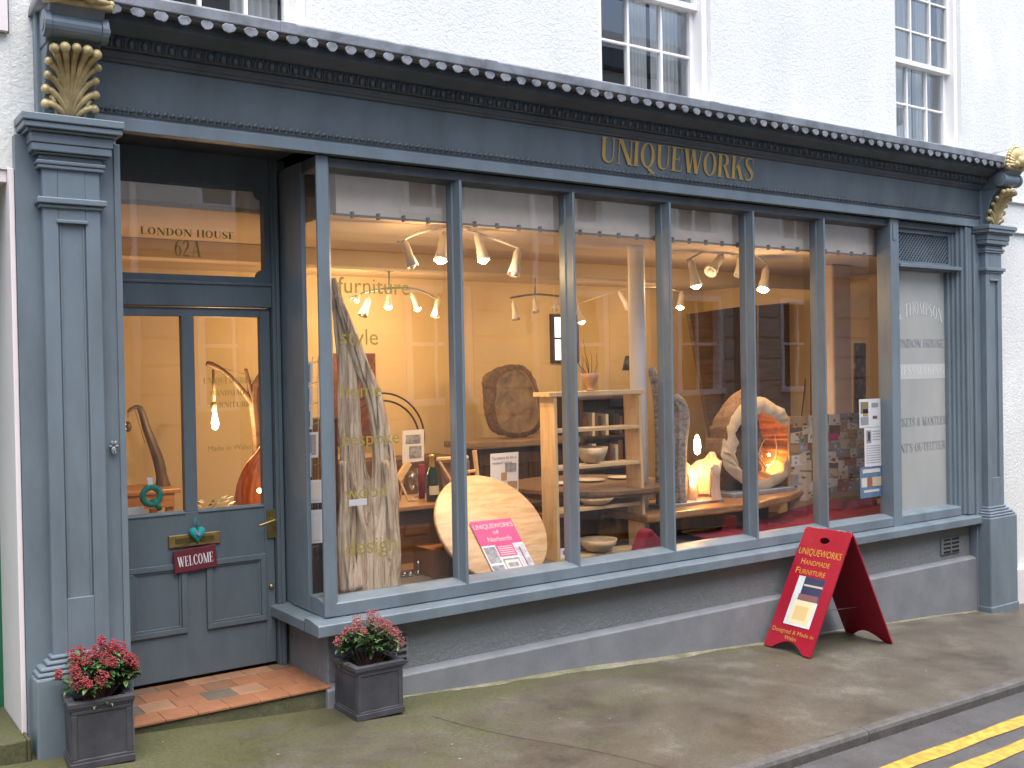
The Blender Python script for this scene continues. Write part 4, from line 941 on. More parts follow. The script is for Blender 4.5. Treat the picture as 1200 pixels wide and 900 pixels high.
m = MB(); a_ = PY(657, 654, SY+.03); m.box(a_.x, a_.x+.06, SY+.03, SY+.032, zsh[3]+.012, zsh[3]+.075); m.box(a_.x+.02, a_.x+.035, SY+.0285, SY+.0295, zsh[3]+.03, zsh[3]+.06, 1); solo('price_card', m, [PAPER, PHOTO[8]], 'small white folded card on the bottom shelf left end', 'card', (a_.x, SY+.03, zsh[3]+.012))

# ---- pine table with bottle, glasses, candle and stand behind the driftwood
TZ = .93; a_ = PZ(466, 596, TZ); c_ = PZ(513, 589, TZ); tf = (a_.y+c_.y)/2
tb = thing('pine_table', 'pine table carrying a champagne bottle behind the driftwood trunk', 'table', (3.2, tf+.3, .18))
X0t, X1t = a_.x-.35, c_.x+.55
m = MB(); m.box(X0t, X1t, tf, tf+.55, TZ-.028, TZ); part('table_top', m, OAK, tb, False, .004)
m = MB(); m.box(X0t+.05, X1t-.05, tf+.03, tf+.05, TZ-.12, TZ-.029); m.box(X0t+.05, X1t-.05, tf+.5, tf+.52, TZ-.12, TZ-.029); part('apron', m, DARKW, tb)
for x in (X0t+.05, X1t-.11):
    for y in (tf+.03, tf+.46): m = MB(); m.box(x, x+.06, y, y+.06, .18, TZ-.1201); part('leg', m, DARKW, tb)
m = MB(); m.box(X0t+.06, X1t-.06, tf+.06, tf+.46, .46, .485); part('lower_shelf', m, OAK, tb)
p = PZ(509, 588, TZ); m = MB(); h = pm(56, p); r = pm(7.5, p); by = p.y+.02
bt = thing('champagne_bottle', 'dark green champagne bottle with gold foil neck on the pine table', 'bottle', (p.x, by, TZ))
m.lathe([(.001, .0), (r*.9, .0), (r, .01), (r, h*.5), (r*.85, h*.6), (r*.42, h*.74), (r*.36, h*.8), (.001, h*.8)], 24, 0, Matrix.Translation((p.x, by, TZ))); part('body', m, GREENG, bt, True)
m = MB(); m.lathe([(r*.5, h*.70), (r*.42, h*.76), (r*.38, h*.92), (r*.46, h*.93), (r*.44, h*.99), (.001, h)], 18, 0, Matrix.Translation((p.x, by, TZ))); part('foil', m, GOLDFOIL, bt, True)
m = MB(); m.add([(p.x+r*1.02*cos(a), by+r*1.02*sin(a), TZ+z) for a in [radians(-150+k*15) for k in range(9)] for z in (h*.15, h*.34)], [(2*k, 2*k+2, 2*k+3, 2*k+1) for k in range(8)]); part('label_patch', m, plain('cream_label', (.5, .42, .25), .6), bt, True)
for k, (u, v, lab) in enumerate(((485, 588, 'champagne glass left of the green bottle'), (492, 583, 'champagne glass just behind, nearer the red candle'))):
    p = PZ(u, v, TZ); m = MB(); m.lathe([(.03, 0), (.028, .003), (.004, .006), (.003, .07), (.012, .085), (.022, .12), (.022, .19), (.019, .19)], 16, 0, Matrix.Translation((p.x, p.y+.02, TZ))); solo('champagne_glass', m, DRINK, lab, 'glass', (p.x, p.y+.02, TZ), 'glasses on the pine table', True)
p = PZ(499, 585, TZ); m = MB(); m.lathe([(.001, 0), (.022, 0), (.022, .22), (.018, .225), (.001, .222)], 16, 0, Matrix.Translation((p.x, p.y+.05, TZ))); solo('red_candle', m, REDCL, 'tall red candle behind the champagne bottle', 'candle', (p.x, p.y+.05, TZ), None, True)
p = PZ(470, 590, TZ); m = MB(); y_ = p.y+.12
P4 = PP([(466, 560), (478, 541), (483, 544), (470, 565)], y_); m.prismY([(q.x, q.z) for q in P4], y_, y_+.04)
m.tube([PY(468, 562, y_+.02), PY(481, 592, y_-.03)], .008, 8); m.tube([PY(474, 553, y_+.02), PY(468, 590, y_+.08)], .007, 8); solo('wooden_easel_stand', m, PINEX, 'small pale wooden stand leaning on the pine table beside the trunk', 'stand', (p.x, y_, TZ))
m = MB(); P4 = PP([(508, 645), (537, 640), (537, 690), (508, 694)], .60); m.box(P4[0].x, P4[1].x, .60, .85, .5, P4[0].z); m.box(P4[0].x+.1, P4[0].x+.13, .5985, .60, .5, P4[0].z); solo('cardboard_box', m, CARD, 'brown cardboard box on the display floor left of the round table top', 'box', (P4[0].x, .6, .5), None, False, .003)
m = MB()
for k, (u, v) in enumerate(((474, 679), (481, 677), (490, 676))): q = PY(u, v, .75); m.lathe([(.02, 0), (.022, .03), (.02, .03), (.001, .01)], 12, 0, Matrix.Translation((q.x, .75, .5)))
q = PY(490, 668, .75); m.lathe([(.008, 0), (.01, .04), (.018, .06), (.02, .09), (.001, .085)], 12, 0, Matrix.Translation((q.x, .75, .5))); solo('tealight_set', m, DRINK, 'little glass tealights on the display floor right of the trunk', 'tealights', (q.x, .75, .5), None, True)
# wooden frame stand and standing notice
m = MB(); Y_ = 1.05
for (q0, q1, w) in (((512, 538), (548, 536), 5), ((556, 528), (560, 565), 6), ((513, 538), (530, 566), 4), ((548, 553), (560, 551), 4)):
    a_, b_ = PY(*q0, Y_), PY(*q1, Y_); m.tube([a_, b_], pm(w/2, a_), 6)
P4 = PP([(516, 541), (550, 539), (552, 568), (520, 572)], Y_+.03); m.prismY([(q.x, q.z) for q in P4], Y_+.03, Y_+.04, 1)
solo('panelled_easel', m, [PINEX, plain('taupe_panel', (.22, .14, .10), .7)], 'wooden framed taupe panel standing behind the bottle', 'frame', PY(535, 570, Y_))
nb = thing('standing_notice', 'white printed notice with small photographs standing above the round table top', 'notice', PY(590, 570, .95))
P4 = PP([(575, 532), (607.5, 529.5), (607.5, 575), (575, 578)], .95); m = MB(); m.prismY([(q.x, q.z) for q in P4], .95, .955); part('sheet', m, PAPER, nb)
m = MB()
for (u0, v0, u1, v1, k) in ((592, 543, 605, 553, 1), (587.5, 554, 594, 563, 3), (595, 564, 606, 572, 9)): quadpx(m, [(u0, v0), (u1, v0-.7), (u1, v1-.7), (u0, v1)], .9475, 0 if k == 1 else 1, .001)
part('photographs', m, [GREYPR, PHOTO[0]], nb)
wm = MB()
for body, v in (('Furniture fit for a', 539), ('medieval setting', 544.5)): a_ = PY(577, v, .9475); c_ = PY(605, v, .9475); word(nb, plain('blue_print', (.05, .06, .2), .6), 'printed_line', body, (a_.x, .9475, a_.z), XD, ZD, (c_.x-a_.x)*(1 if v < 540 else .82), None, False)

# ---- live edge slab table with lamps
LZ = .74; lt = thing('live_edge_table', 'low live-edge oak slab table under the glowing lamps at the right panes', 'table', (5.8, .85, .5))
fe = [PZ(u, v, LZ) for u, v in ((758, 604), (775, 603), (793, 600), (815, 597), (840, 594.5), (866, 591), (890, 588), (905, 584), (925, 580), (942, 573), (948, 570))]
out = [(q.x, q.y+.012*sin(7*i)) for i, q in enumerate(fe)]+[(fe[-1].x-.1, 1.05), (6.1, 1.14), (5.6, 1.10), (5.2, 1.15), (fe[0].x, 1.05)]
m = MB(); m.prismZ(out, LZ-.055, LZ); part('slab', m, OAK, lt, False, .012)
m = MB(); m.box(5.35, 5.45, .75, 1.0, .18, LZ-.056); m.box(6.3, 6.4, .75, 1.0, .18, LZ-.056); part('trestle', m, DARKW, lt)
Yb = .72
bp = thing('branch_sculpture', 'pair of upright silvery bark branches on a slate slab beside the candle lamp', 'sculpture', PY(797, 590, Yb))
m = MB(); gnarly(m, [(775, 594, 6), (775, 550, 7), (774, 510, 7), (773, 480, 7), (770, 455, 6), (765, 440, 5), (763, 431, 3)], Yb, 5, 24, .8, .2); part('tall_branch', m, BARK, bp, True)
m = MB(); gnarly(m, [(798, 590, 7), (797, 550, 8), (798, 520, 8), (799, 495, 9), (797, 475, 8), (790, 466, 5)], Yb, 6, 24, .8, .25); part('short_branch', m, BARK, bp, True)
m = MB(); q = PZ(793, 593, LZ); q2 = PZ(841, 588, LZ); m.box(PY(768, 590, Yb).x, PY(842, 590, Yb).x, Yb-.06, Yb+.12, LZ+.0005, LZ+.022); part('slate_base', m, SLATE, bp, False, .004)
Yc = .76
cl = thing('candle_stump_lamp', 'hollow pale log lamp glowing orange with a flame shaped bulb', 'lamp', PY(824, 588, Yc))
c0 = PY(824, 588, Yc); r = pm(20, c0); h = PY(824, 545, Yc).z-LZ-.022
m = MB(); n = 44; vs = []; fs = []; rr_ = random.Random(9)
z0_ = LZ+.022
for lay, (kr, kz) in enumerate(((1.0, 0), (.93, .35), (.95, .7), (1.08, 1.0), (.96, 1.0), (.80, .7), (.78, .1))):
    for j in range(n):
        t_ = 2*pi*j/n; top = 1+.22*cos(t_-0.2)+.10*sin(3*t_+1)+.05*sin(7*t_); g_ = 1+.05*sin(9*t_+1)+.03*sin(17*t_)
        if kz < 1: zz = z0_+h*kz
        else: zz = z0_+h*top
        vs.append((c0.x+cos(t_)*r*kr*g_, Yc+sin(t_)*r*kr*g_, zz))
for lay in range(6):
    for j in range(n):
        tm = (2*pi*(j+.5)/n) % (2*pi)
        if lay in (0, 1, 2, 3, 4, 5) and radians(205) < tm < radians(250) and lay not in (3,): continue     # split in the front left of the hollow
        fs.append((lay*n+j, lay*n+(j+1) % n, (lay+1)*n+(j+1) % n, (lay+1)*n+j))
m.add(vs, fs); part('hollow_log', m, wood('pinkish_split_wood', (.42, .24, .14), (.66, .46, .32), (7, 7, 1), 6, .7, .5, 1), cl, True)
q = PY(817, 521, Yc); m = MB(); m.lathe([(.001, -pm(12, q)), (pm(3, q), -pm(10, q)), (pm(4.2, q), -pm(3, q)), (pm(3.8, q), pm(4, q)), (pm(2, q), pm(10, q)), (.001, pm(12, q))], 14, 0, Matrix.Translation(q)); part('flame_bulb', m, FLAME, cl, True)
q = PY(812, 560, Yc-.02); m = MB(); m.lathe([(.001, -.07), (.018, -.06), (.026, 0), (.018, .05), (.001, .06)], 14, 0, Matrix.Translation(q)); part('inner_bulb', m, FLAME, cl, True)
light('POINT', (q.x-.0, Yc-.085, q.z+.01), 1.3, (1, .5, .16), cl, shadow_soft_size=.03); light('POINT', (c0.x, Yc, q.z+.05), 1.6, (1, .5, .16), cl, shadow_soft_size=.03)
# hollow ring log
Yh = .80
hr = thing('hollow_log_lamp', 'ring shaped hollow log lamp with a pale cut face and glowing orange inside', 'lamp', PY(890, 575, Yh))
def ringpts(pts, Y): return [PY(u, v, Y) for u, v in pts]
outer_ = [(893, 467), (905, 470), (918, 477), (927, 488), (934, 494), (948, 491), (942, 503), (950, 514), (938, 517), (936, 530), (932, 548), (920, 564), (905, 574), (890, 577), (874, 573), (862, 562), (853, 548), (849, 530), (853, 512), (857, 497), (864, 482), (877, 470)]
inner_ = [(893, 486), (903, 487), (912, 492), (920, 500), (924, 506), (926, 512), (927, 518), (925, 526), (923, 535), (919, 545), (911, 555), (902, 560), (890, 562), (880, 560), (872, 555), (866, 546), (862, 532), (863, 518), (865, 505), (870, 496), (880, 489)]
def closed(pts, n=4):
    o = []; k = len(pts)
    for i in range(k):
        a, b, c, d_ = [Vector(pts[(i+j) % k]) for j in (-1, 0, 1, 2)]
        for s_ in range(n): f = s_/n; o.append(.5*((2*b)+(c-a)*f+(2*a-5*b+4*c-d_)*f*f+(3*b-a-3*c+d_)*f**3))
    return o
rj = random.Random(6)
def rag(L_, a):
    o = []; k = len(L_)
    for j, p in enumerate(L_):
        t_ = 2*pi*j/k; d = Vector((p.x-893, p.y-522)).normalized(); w = a*(sin(7*t_+1)+.7*sin(13*t_+2)+.5*sin(23*t_))*.8+rj.uniform(-.7, .7); o.append((p.x+d.x*w, p.y+d.y*w))
    return o
outer_[14:17] = [(853, 550), (846, 534), (852, 514)]
outer_.remove((905, 470))
Oo = rag(closed(outer_), 1.6); Ii = rag(closed(inner_), 1.9)
n = len(Oo); O1 = ringpts(Oo, Yh); I1 = ringpts(Ii, Yh); ctr = PY(893, 525, Yh)
def back(P, k, dy): return [Vector((ctr.x+(p.x-ctr.x)*k+.03, Yh+dy, ctr.z+(p.z-ctr.z)*k)) for p in P]
Mi = [O1[i].lerp(I1[i], .5)+Vector((0, -.012+rj.uniform(-.008, .010), 0)) for i in range(n)]
m = MB(); rings = [back(O1, .92, .26), [p+Vector((0, .02, 0)) for p in O1], Mi, I1]
vs = [p for r_ in rings for p in r_]; fs = []; ms = []
m.add(vs, [(k*n+i, k*n+(i+1) % n, (k+1)*n+(i+1) % n, (k+1)*n+i) for k in (1, 2) for i in range(n)], 0); m.add(vs, [(i, (i+1) % n, n+(i+1) % n, n+i) for i in range(n)], 1)
part('cut_face', m, [CUTW, DBARK], hr, True)
m = MB(); r2 = back(I1, .80, .26); r3 = [a.lerp(b, .5)+Vector((0, 0, 0)) for a, b in zip(I1, r2)]
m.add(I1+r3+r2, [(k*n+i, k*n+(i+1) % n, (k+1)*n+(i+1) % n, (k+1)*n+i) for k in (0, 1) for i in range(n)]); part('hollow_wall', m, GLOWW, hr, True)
m = MB(); Y_ = Yh+.10
for pts in ([(892, 562), (897, 548), (889, 535), (893, 520), (899, 512)], [(897, 548), (907, 540), (910, 525), (907, 505)], [(878, 560), (873, 545), (876, 535), (885, 540)], [(893, 535), (884, 528), (882, 515)]):
    P, q_ = densify(PP(pts, Y_), [.008]*len(pts), 4); m.tube(P, [.009-.006*i/len(P) for i in range(len(P))], 8)
part('antler', m, CUTW, hr, True)
for u, v in ((900, 546), (901, 533)): q = PY(u, v, Y_+.02); m = MB(); m.ball(q, .013, 8); part('bulb', m, FLAME, hr, True)
q = PY(902, 543, Y_); light('POINT', (q.x+.02, Y_-.02, q.z), 0.8, (1, .5, .16), hr, shadow_soft_size=.03)
m = MB(); m.box(PY(853, 572, Yh).x, PY(926, 572, Yh).x, Yh-.05, Yh+.2, LZ+.0005, PY(890, 574, Yh).z); part('slate_base', m, SLATE, hr, False, .004)
lg = MB(); gnarly(lg, [(862, 582, 30), (862, 545, 32), (864, 510, 30), (868, 485, 24), (876, 466, 14), (880, 459, 7)], 1.05, 15, 48, .7, .12); solo('bark_log', lg, DBARK, 'dark rough barked log standing behind the hollow ring log', 'log', PY(862, 582, 1.05), None, True)
# red cloth and collage board
m = MB(); nx, ny = 60, 14; cx0, cx1 = PY(796, 640, .70).x, 7.75
tops = [(796, 645), (840, 632), (870, 622), (893, 610), (930, 596), (960, 588), (1000, 585), (1030, 582)]
TP = [PY(u, v, .74) for u, v in tops]
def topz(x):
    for a_, b_ in zip(TP[:-1], TP[1:]):
        if x <= b_.x: return a_.z+(b_.z-a_.z)*max(0, (x-a_.x)/(b_.x-a_.x))
    return TP[-1].z
vs = []
for i in range(nx+1):
    x = cx0+(cx1-cx0)*i/nx; zt_ = topz(x)
    for j in range(ny+1):
        s = j/ny; fold = .018*sin(13*x+2*s)+.012*sin(29*x+4*s+1)
        if s < .55: k = s/.55; y = .74-.05*k; z = zt_+(.525-zt_)*k; y += fold*k
        else: k = (s-.55)/.45; y = .69-.50*k+fold*(1-k); z = .525+abs(fold)*.9*(1-k*.5)
        vs.append((x, y, z))
m.add(vs, [(i*(ny+1)+j, (i+1)*(ny+1)+j, (i+1)*(ny+1)+j+1, i*(ny+1)+j+1) for i in range(nx) for j in range(ny)]); solo('red_cloth', m, REDCL, 'crimson cloth draped below the photo board and along the window floor', 'cloth', (cx0, .7, .5), None, True)
m = MB(); q = [PY(u, v, .30) for u, v in ((760, 650), (768, 622), (782, 640), (780, 652))]
pts = [(q[0].x-.03, .52), (q[1].x-.02, .66), (q[1].x+.03, .67), (q[2].x+.02, .58), (q[3].x+.03, .51)]
m.prismY(pts, .36, .46); solo('red_cushion', m, REDCL, 'small crimson cushion on the floor right of the white column', 'cushion', (q[0].x, .4, .5), None, False, .02)
m = MB(); m.ball((PY(765, 648, .28).x, .28, .52), .035, 10, 0, .8); solo('green_dish', m, plain('green_glaze', (.22, .25, .05), .3), 'little green dish at the foot of the pine shelf by the column', 'dish', (PY(765, 648, .28).x, .28, .5), None, True)
pb = thing('photo_board', 'board covered with small photographs of furniture at the right hand panes', 'board', PY(980, 590, .78))
P4 = PP([(925, 488), (1034, 487), (1034, 583), (925, 612)], .78); m = MB(); m.prismY([(q.x, q.z) for q in P4], .78, .80); part('backing_board', m, PHOTO[0], pb)
m = MB(); rc_ = random.Random(21); bx0, bx1 = P4[0].x, P4[1].x; bz1 = P4[0].z; bz0 = .66; x = bx0
ks = 0
for row in range(9):
    for cc in range(10):
        cx_p = bx0+(bx1-bx0)*(cc+.5+rc_.uniform(-.3, .3))/10; cz_p = bz0+(bz1-bz0)*(row+.5+rc_.uniform(-.3, .3))/9
        w = rc_.uniform(.11, .17)/2; h = rc_.uniform(.065, .11)/2; an = rc_.uniform(-.12, .12); ks += 1; yy = .7785-.00009*ks
        k = rc_.choice([0, 0, 2, 2, 2, 7, 3, 0, 5, 1, 5, 2, 6, 3])
        def pp_(dx, dz, o): 
            X_ = cx_p+dx*cos(an)-dz*sin(an); Z_ = cz_p+dx*sin(an)+dz*cos(an); return (min(max(X_, bx0), bx1), yy-o, min(max(Z_, bz0-.04), bz1))
        m.quad(pp_(-w, -h, 0), pp_(w, -h, 0), pp_(w, h, 0), pp_(-w, h, 0), k)
        for _ in range(3):
            xa = rc_.uniform(-w*.9, w*.3); za = rc_.uniform(-h*.9, h*.3); w2 = rc_.uniform(.2, .6)*w; h2 = rc_.uniform(.15, .55)*h; k2 = rc_.choice([1, 0, 2, 5, 3, 7, 0, 6, 0, 1])
            m.quad(pp_(xa, za, .00001*(_+1)), pp_(xa+w2, za+rc_.uniform(-.01, .01), .00001*(_+1)), pp_(xa+w2, za+h2, .00001*(_+1)), pp_(xa, za+h2, .00001*(_+1)), k2)
q0 = PY(977, 512, .77); m.quad((q0.x-.05, .768, q0.z-.03), (q0.x+.06, .768, q0.z-.03), (q0.x+.06, .768, q0.z+.03), (q0.x-.05, .768, q0.z+.03), 8); part('photographs', m, PHOTO, pb)
def glass_poster(label, u0, v0, u1, v1, base, bits, edge=None):
    Yg = .104; a_ = PY(u0, v0, Yg); c_ = PY(u1, v1, Yg); o = thing('window_notice', label, 'notice', (a_.x, Yg, c_.z), 'notices in the right hand pane')
    m = MB(); m.box(a_.x, c_.x, Yg, Yg+.003, c_.z, a_.z); part('sheet', m, base, o)
    m = MB(); W1, H1 = c_.x-a_.x, a_.z-c_.z
    for (s0, t0, s1, t1, k) in bits: m.box(a_.x+W1*s0, a_.x+W1*s1, Yg-.0012-.0004*(k % 3), Yg-.0004, a_.z-H1*t1, a_.z-H1*t0, k)
    part('print', m, PHOTO+[INK], o)
glass_poster('white notice with yellow and grey photographs, top of three in the right pane', 1007, 468, 1033, 500, PAPER, [(.05, .1, .4, .5, 6), (.15, .35, .38, .6, 0), (.05, .62, .4, .9, 3), (.55, .15, .85, .3, 3), (.6, .6, .8, .7, 1)])
glass_poster('white typed notice with one portrait photo, middle of three in the right pane', 1013, 501, 1034, 546, PAPER, [(.1, .08, .38, .4, 3), (.2, .12, .3, .35, 9)]+[(.45, .1+.07*k, .9, .12+.07*k, 3) for k in range(4)]+[(.1, .46+.06*k, .9, .475+.06*k, 3) for k in range(8)])
glass_poster('blue poster with a row of photographs, lowest of three in the right pane', 1008, 548, 1034, 581, plain('blue_poster', (.10, .20, .33), .5, 0, .3, 30), [(.05, .35, .3, .65, 5), (.32, .35, .52, .65, 7), (.54, .35, .95, .65, 2), (.1, .08, .9, .2, 5), (.15, .75, .85, .83, 5)])

# ---- furniture further back
def slab(label, pts, Y, mt, cat='slab', name='wood_slab', th=.05, group='timber boards leaning at the back'):
    m = MB(); P = PP(pts, Y); m.prismY([(q.x, q.z) for q in P], Y, Y+th); return solo(name, m, mt, label, cat, (P[-1].x, Y, min(q.z for q in P)), group, False, .004)
GREYBR = wood('grey_brown_boards', (.075, .045, .025), (.15, .095, .055), (1, 6, 9), 3, .6, .2, .4)
slab('wide grey brown board with a slanted left edge leaning behind the candle lamp', [(808, 368), (848, 362), (850, 560), (842, 560)], 2.5, GREYBR)
slab('dark reddish board standing behind the mullion above the candle lamp', [(849, 362), (887, 357), (889, 580), (851, 580)], 2.42, DARKW)
slab('grey brown board leaning right of the bright spotlight', [(889, 358), (940, 353), (930, 580), (889, 580)], 2.5, GREYBR)
slab('tall brown framed painting on the wall beside the pink pier', [(952, 386), (983, 384), (983, 520), (952, 520)], 2.2, wood('brown_painting', (.05, .02, .012), (.24, .09, .04), (3, 3, 1), 3, .4, .1, 1.5), 'painting', 'painting', .03, None)
slab('narrow panel picturing round pebbles right of the pink pier', [(1002, 402), (1015, 402), (1015, 500), (1002, 500)], 1.22, (lambda: (lambda mtb: (lambda m_, t, b: (lambda v: (L(t, ramp(t, v.outputs[0], [(.25, (.30, .22, .17)), (.5, (.10, .06, .04))]).outputs[0], b.inputs['Base Color']), m_)[1])((lambda v, tc: (v.inputs.__getitem__('Scale').__setattr__('default_value', 14), L(t, tc.outputs['Object'], v.inputs[0]), v)[2])(t.nodes.new('ShaderNodeTexVoronoi'), t.nodes.new('ShaderNodeTexCoord'))))(*mtb))(nt('pebble_picture')))(), 'picture', 'pebble_picture', .02, None)
m = MB()
m.tube([PY(938, 500, 2.3), PY(947, 415, 2.3)], .005, 5); m.tube([PY(952, 500, 2.3), PY(957, 465, 2.3)], .005, 5); solo('metal_rod', m, BLACK, 'thin dark rods leaning beside the framed painting', 'rods', PY(938, 500, 2.3))
# sideboard with live edge mirror
Ym = 3.0; zc_ = PY(600, 514, Ym).z; sx0, sx1 = PY(540, 514, Ym).x, PY(662, 514, Ym).x
sb = thing('console_table', 'long dark console with a thick weathered plank top below the wood slice mirror', 'console', ((sx0+sx1)/2, Ym, .18))
m = MB(); m.box(sx0, sx1, Ym-.25, Ym+.3, zc_-.06, zc_); part('plank_top', m, wood('weathered_plank', (.12, .08, .055), (.30, .22, .16), (1, 6, 9), 4, .8, .3, .6), sb, False, .01)
m = MB(); m.box(sx0+.1, sx1-.1, Ym-.15, Ym+.28, .18, zc_-.061)
for k in range(4): m.box(sx0+.14+k*(sx1-sx0-.2)/4, sx0+.04+(k+1)*(sx1-sx0-.2)/4, Ym-.165, Ym-.1505, .3, zc_-.2)
part('cabinet', m, DARKW, sb, False, .004)
mo = thing('wood_slice_mirror', 'large oval mirror in a dark bark edged wood slice on the console', 'mirror', PY(602, 512, Ym))
oo = [(570, 460), (569, 445), (578, 435), (592, 429), (608, 427), (618, 431), (624, 440), (630, 452), (635, 472), (636, 492), (628, 506), (612, 512), (592, 511), (580, 505), (573, 490), (571, 475)]
ii = [(582, 462), (582, 449), (587, 441), (595, 436), (607, 433), (616, 438), (621, 446), (626, 456), (630, 474), (631, 491), (624, 502), (610, 507), (595, 506), (586, 500), (582, 488), (580, 475)]
OC = [(p.x+rj.uniform(-.7, .7), p.y+rj.uniform(-.7, .7)) for p in closed(oo)]; IC = [(p.x, p.y) for p in closed(ii)]
PO = PP(OC, Ym); PI = PP(IC, Ym-.01); n = len(PO); POb = [p+Vector((0, .06, 0)) for p in PO]
m = MB(); m.add(POb+PO+PI, [(k*n+i, k*n+(i+1) % n, (k+1)*n+(i+1) % n, (k+1)*n+i) for k in (0, 1) for i in range(n)]); part('bark_rim', m, DBARK, mo, True)
m = MB(); m.add([p+Vector((0, .006, 0)) for p in PI], [tuple(range(n))]); part('mirror_face', m, wood('grey_silvered_slab', (.10, .07, .05), (.33, .25, .18), (3, 3, 3), 2.5, .35, .1, .6), mo)
# arched hoops, painting, notices
ho = thing('arched_hoops', 'pair of thin brown metal hoops standing behind the driftwood trunk', 'sculpture', PY(448, 530, 2.4))
for rr_, nm in ((49, 'outer'), (43, 'inner')):
    m = MB(); m.tube([PY(448+rr_*cos(a), 512-rr_*1.05*sin(a)+(49-rr_)*.4, 2.4) for a in [radians(-30+k*9) for k in range(20)]], .008, 7); part('hoop', m, DARKW, ho, True)
slab('large dark red and brown painting on the wall behind the driftwood trunk', [(380, 414), (440, 414), (442, 520), (380, 522)], BY-.06, wood('dark_painting', (.03, .015, .01), (.20, .06, .025), (2, 2, 2), 3, .5, .1, 2), 'painting', 'painting', .03, None)
m = MB(); quadpx(m, [(472, 505), (497, 503), (497, 540), (472, 543)], 1.7, 0, .01)
for k, (u0, v0, u1, v1) in enumerate(((476, 510, 493, 520), (480, 523, 494, 537))): quadpx(m, [(u0, v0), (u1, v0-1), (u1, v1-1), (u0, v1)], 1.695, 1, .004)
solo('framed_print', m, [PAPER, GREYPR], 'white framed print with grey pictures right of the hoops', 'print', PY(472, 543, 1.7))
dk = thing('back_table', 'dark round dining table seen through the pine shelf, laid with plates', 'table', (0, 0, 0))
q = PZ(700, 566, .93); dk.location = (q.x, q.y, .18); ORG[dk] = Vector((q.x, q.y, .18))
m = MB(); m.lathe([(.001, .88), (.58, .88), (.60, .90), (.60, .925), (.001, .925)], 48, 0, Matrix.Translation((q.x, q.y+.1, 0))); part('table_top', m, BROWNW, dk, False)
m = MB(); m.lathe([(.30, .18), (.28, .22), (.06, .30), (.07, .6), (.14, .85), (.2, .879)], 24, 0, Matrix.Translation((q.x, q.y+.1, 0))); part('pedestal', m, DARKW, dk, True)
for k, (u, v, r) in enumerate(((660, 567, .1), (690, 563, .12), (727, 560, .10))):
    c_ = PZ(u, v, .93); m = MB(); m.lathe([(.001, 0), (r*.6, 0), (r, .012), (r*.97, .014), (r*.6, .004), (.001, .004)], 24, 0, Matrix.Translation((c_.x, c_.y, .926))); solo('plate', m, CERAM, ('left plate with a red napkin edge on the dark round table', 'middle white plate on the dark round table', 'right white plate on the dark round table by the column')[k], 'plate', (c_.x, c_.y, .926), 'plates on the round table', True)
# bookcase / stacked dark stock behind the shelves
bc = thing('dark_bookcase', 'low dark bookcase with books standing behind the pine shelf unit', 'bookcase', PY(715, 560, 2.8))
m = MB(); x0b, x1b = PY(668, 500, 2.9).x, PY(745, 500, 2.9).x; zb_ = PY(700, 468, 2.9).z
m.box(x0b, x0b+.04, 2.75, 3.1, .18, zb_); m.box(x1b-.04, x1b, 2.75, 3.1, .18, zb_); m.box(x0b, x1b, 2.75, 3.1, zb_+.001, zb_+.035); m.box(x0b+.041, x1b-.041, 3.06, 3.1, .18, zb_)
for k in range(3): m.box(x0b+.041, x1b-.041, 2.76, 3.059, .5+k*.3, .52+k*.3)
part('carcass', m, DARKW, bc, False, .003)
m = MB(); rb_ = random.Random(8)
for k in range(2, -1, -1):
    x = x0b+.06
    while x < x1b-.12: w = rb_.uniform(.025, .06); m.box(x, x+w, 2.82, 3.0, .5215+k*.3, .5215+k*.3+rb_.uniform(.17, .25), rb_.randrange(4)); x += w+rb_.choice([.003, .003, .06])
part('books', m, [PHOTO[9], PHOTO[1], PHOTO[4], PHOTO[5]], bc)
lp = thing('table_lamp', 'dark shaded table lamp on the bookcase beside the white column', 'lamp', PY(738, 465, 2.85))
q = PY(738, 434, 2.9); m = MB(); m.lathe([(pm(9, q), 0), (pm(5, q), pm(17, q))], 24, 0, Matrix.Translation(q)); part('shade', m, BLACK, lp, True); m = MB(); m.tube([q, (q.x, q.y, zb_+.035)], .008, 8); m.lathe([(.06, 0), (.05, .02), (.001, .025)], 16, 0, Matrix.Translation((q.x, q.y, zb_+.036))); part('stem', m, BRASS, lp, True)
# added dark shade block and benches that fill the middle distance
slab('dark upright screen of reclaimed boards behind the hollow log lamp', [(892, 430), (925, 428), (925, 600), (892, 600)], 3.2, BROWNW, 'screen', 'board_screen', .04, None)
for nm, lab, (u0, v0, u1), Y_, hh, mt in (('wooden_bench', 'long dark wooden bench low behind the round table top', (520, 600, 640), 2.0, .5, DARKW), ('wooden_bench', 'brown wooden bench under the pine shelf line of sight', (655, 625, 765), 1.6, .42, BROWNW), ('wooden_bench', 'dark bench behind the live-edge table', (775, 625, 880), 1.7, .45, DARKW)):
    a_, c_ = PY(u0, v0, Y_), PY(u1, v0, Y_); o = thing(nm, lab, 'bench', (a_.x, Y_, .18), 'benches on the shop floor'); m = MB(); m.box(a_.x, c_.x, Y_, Y_+.35, .18+hh-.04, .18+hh); part('seat', m, mt, o, False, .004)
    for x in (a_.x+.06, c_.x-.12): m = MB(); m.box(x, x+.06, Y_+.03, Y_+.32, .18, .18+hh-.041); part('leg', m, mt, o)
slab('added dark block standing in for the shade under the live-edge slab table', [(768, 603), (893, 592), (893, 668), (768, 676)], 1.55, DARKW, 'shade block', 'shade_block', .4, None)  # added block; its dark colour stands in for shade under the table
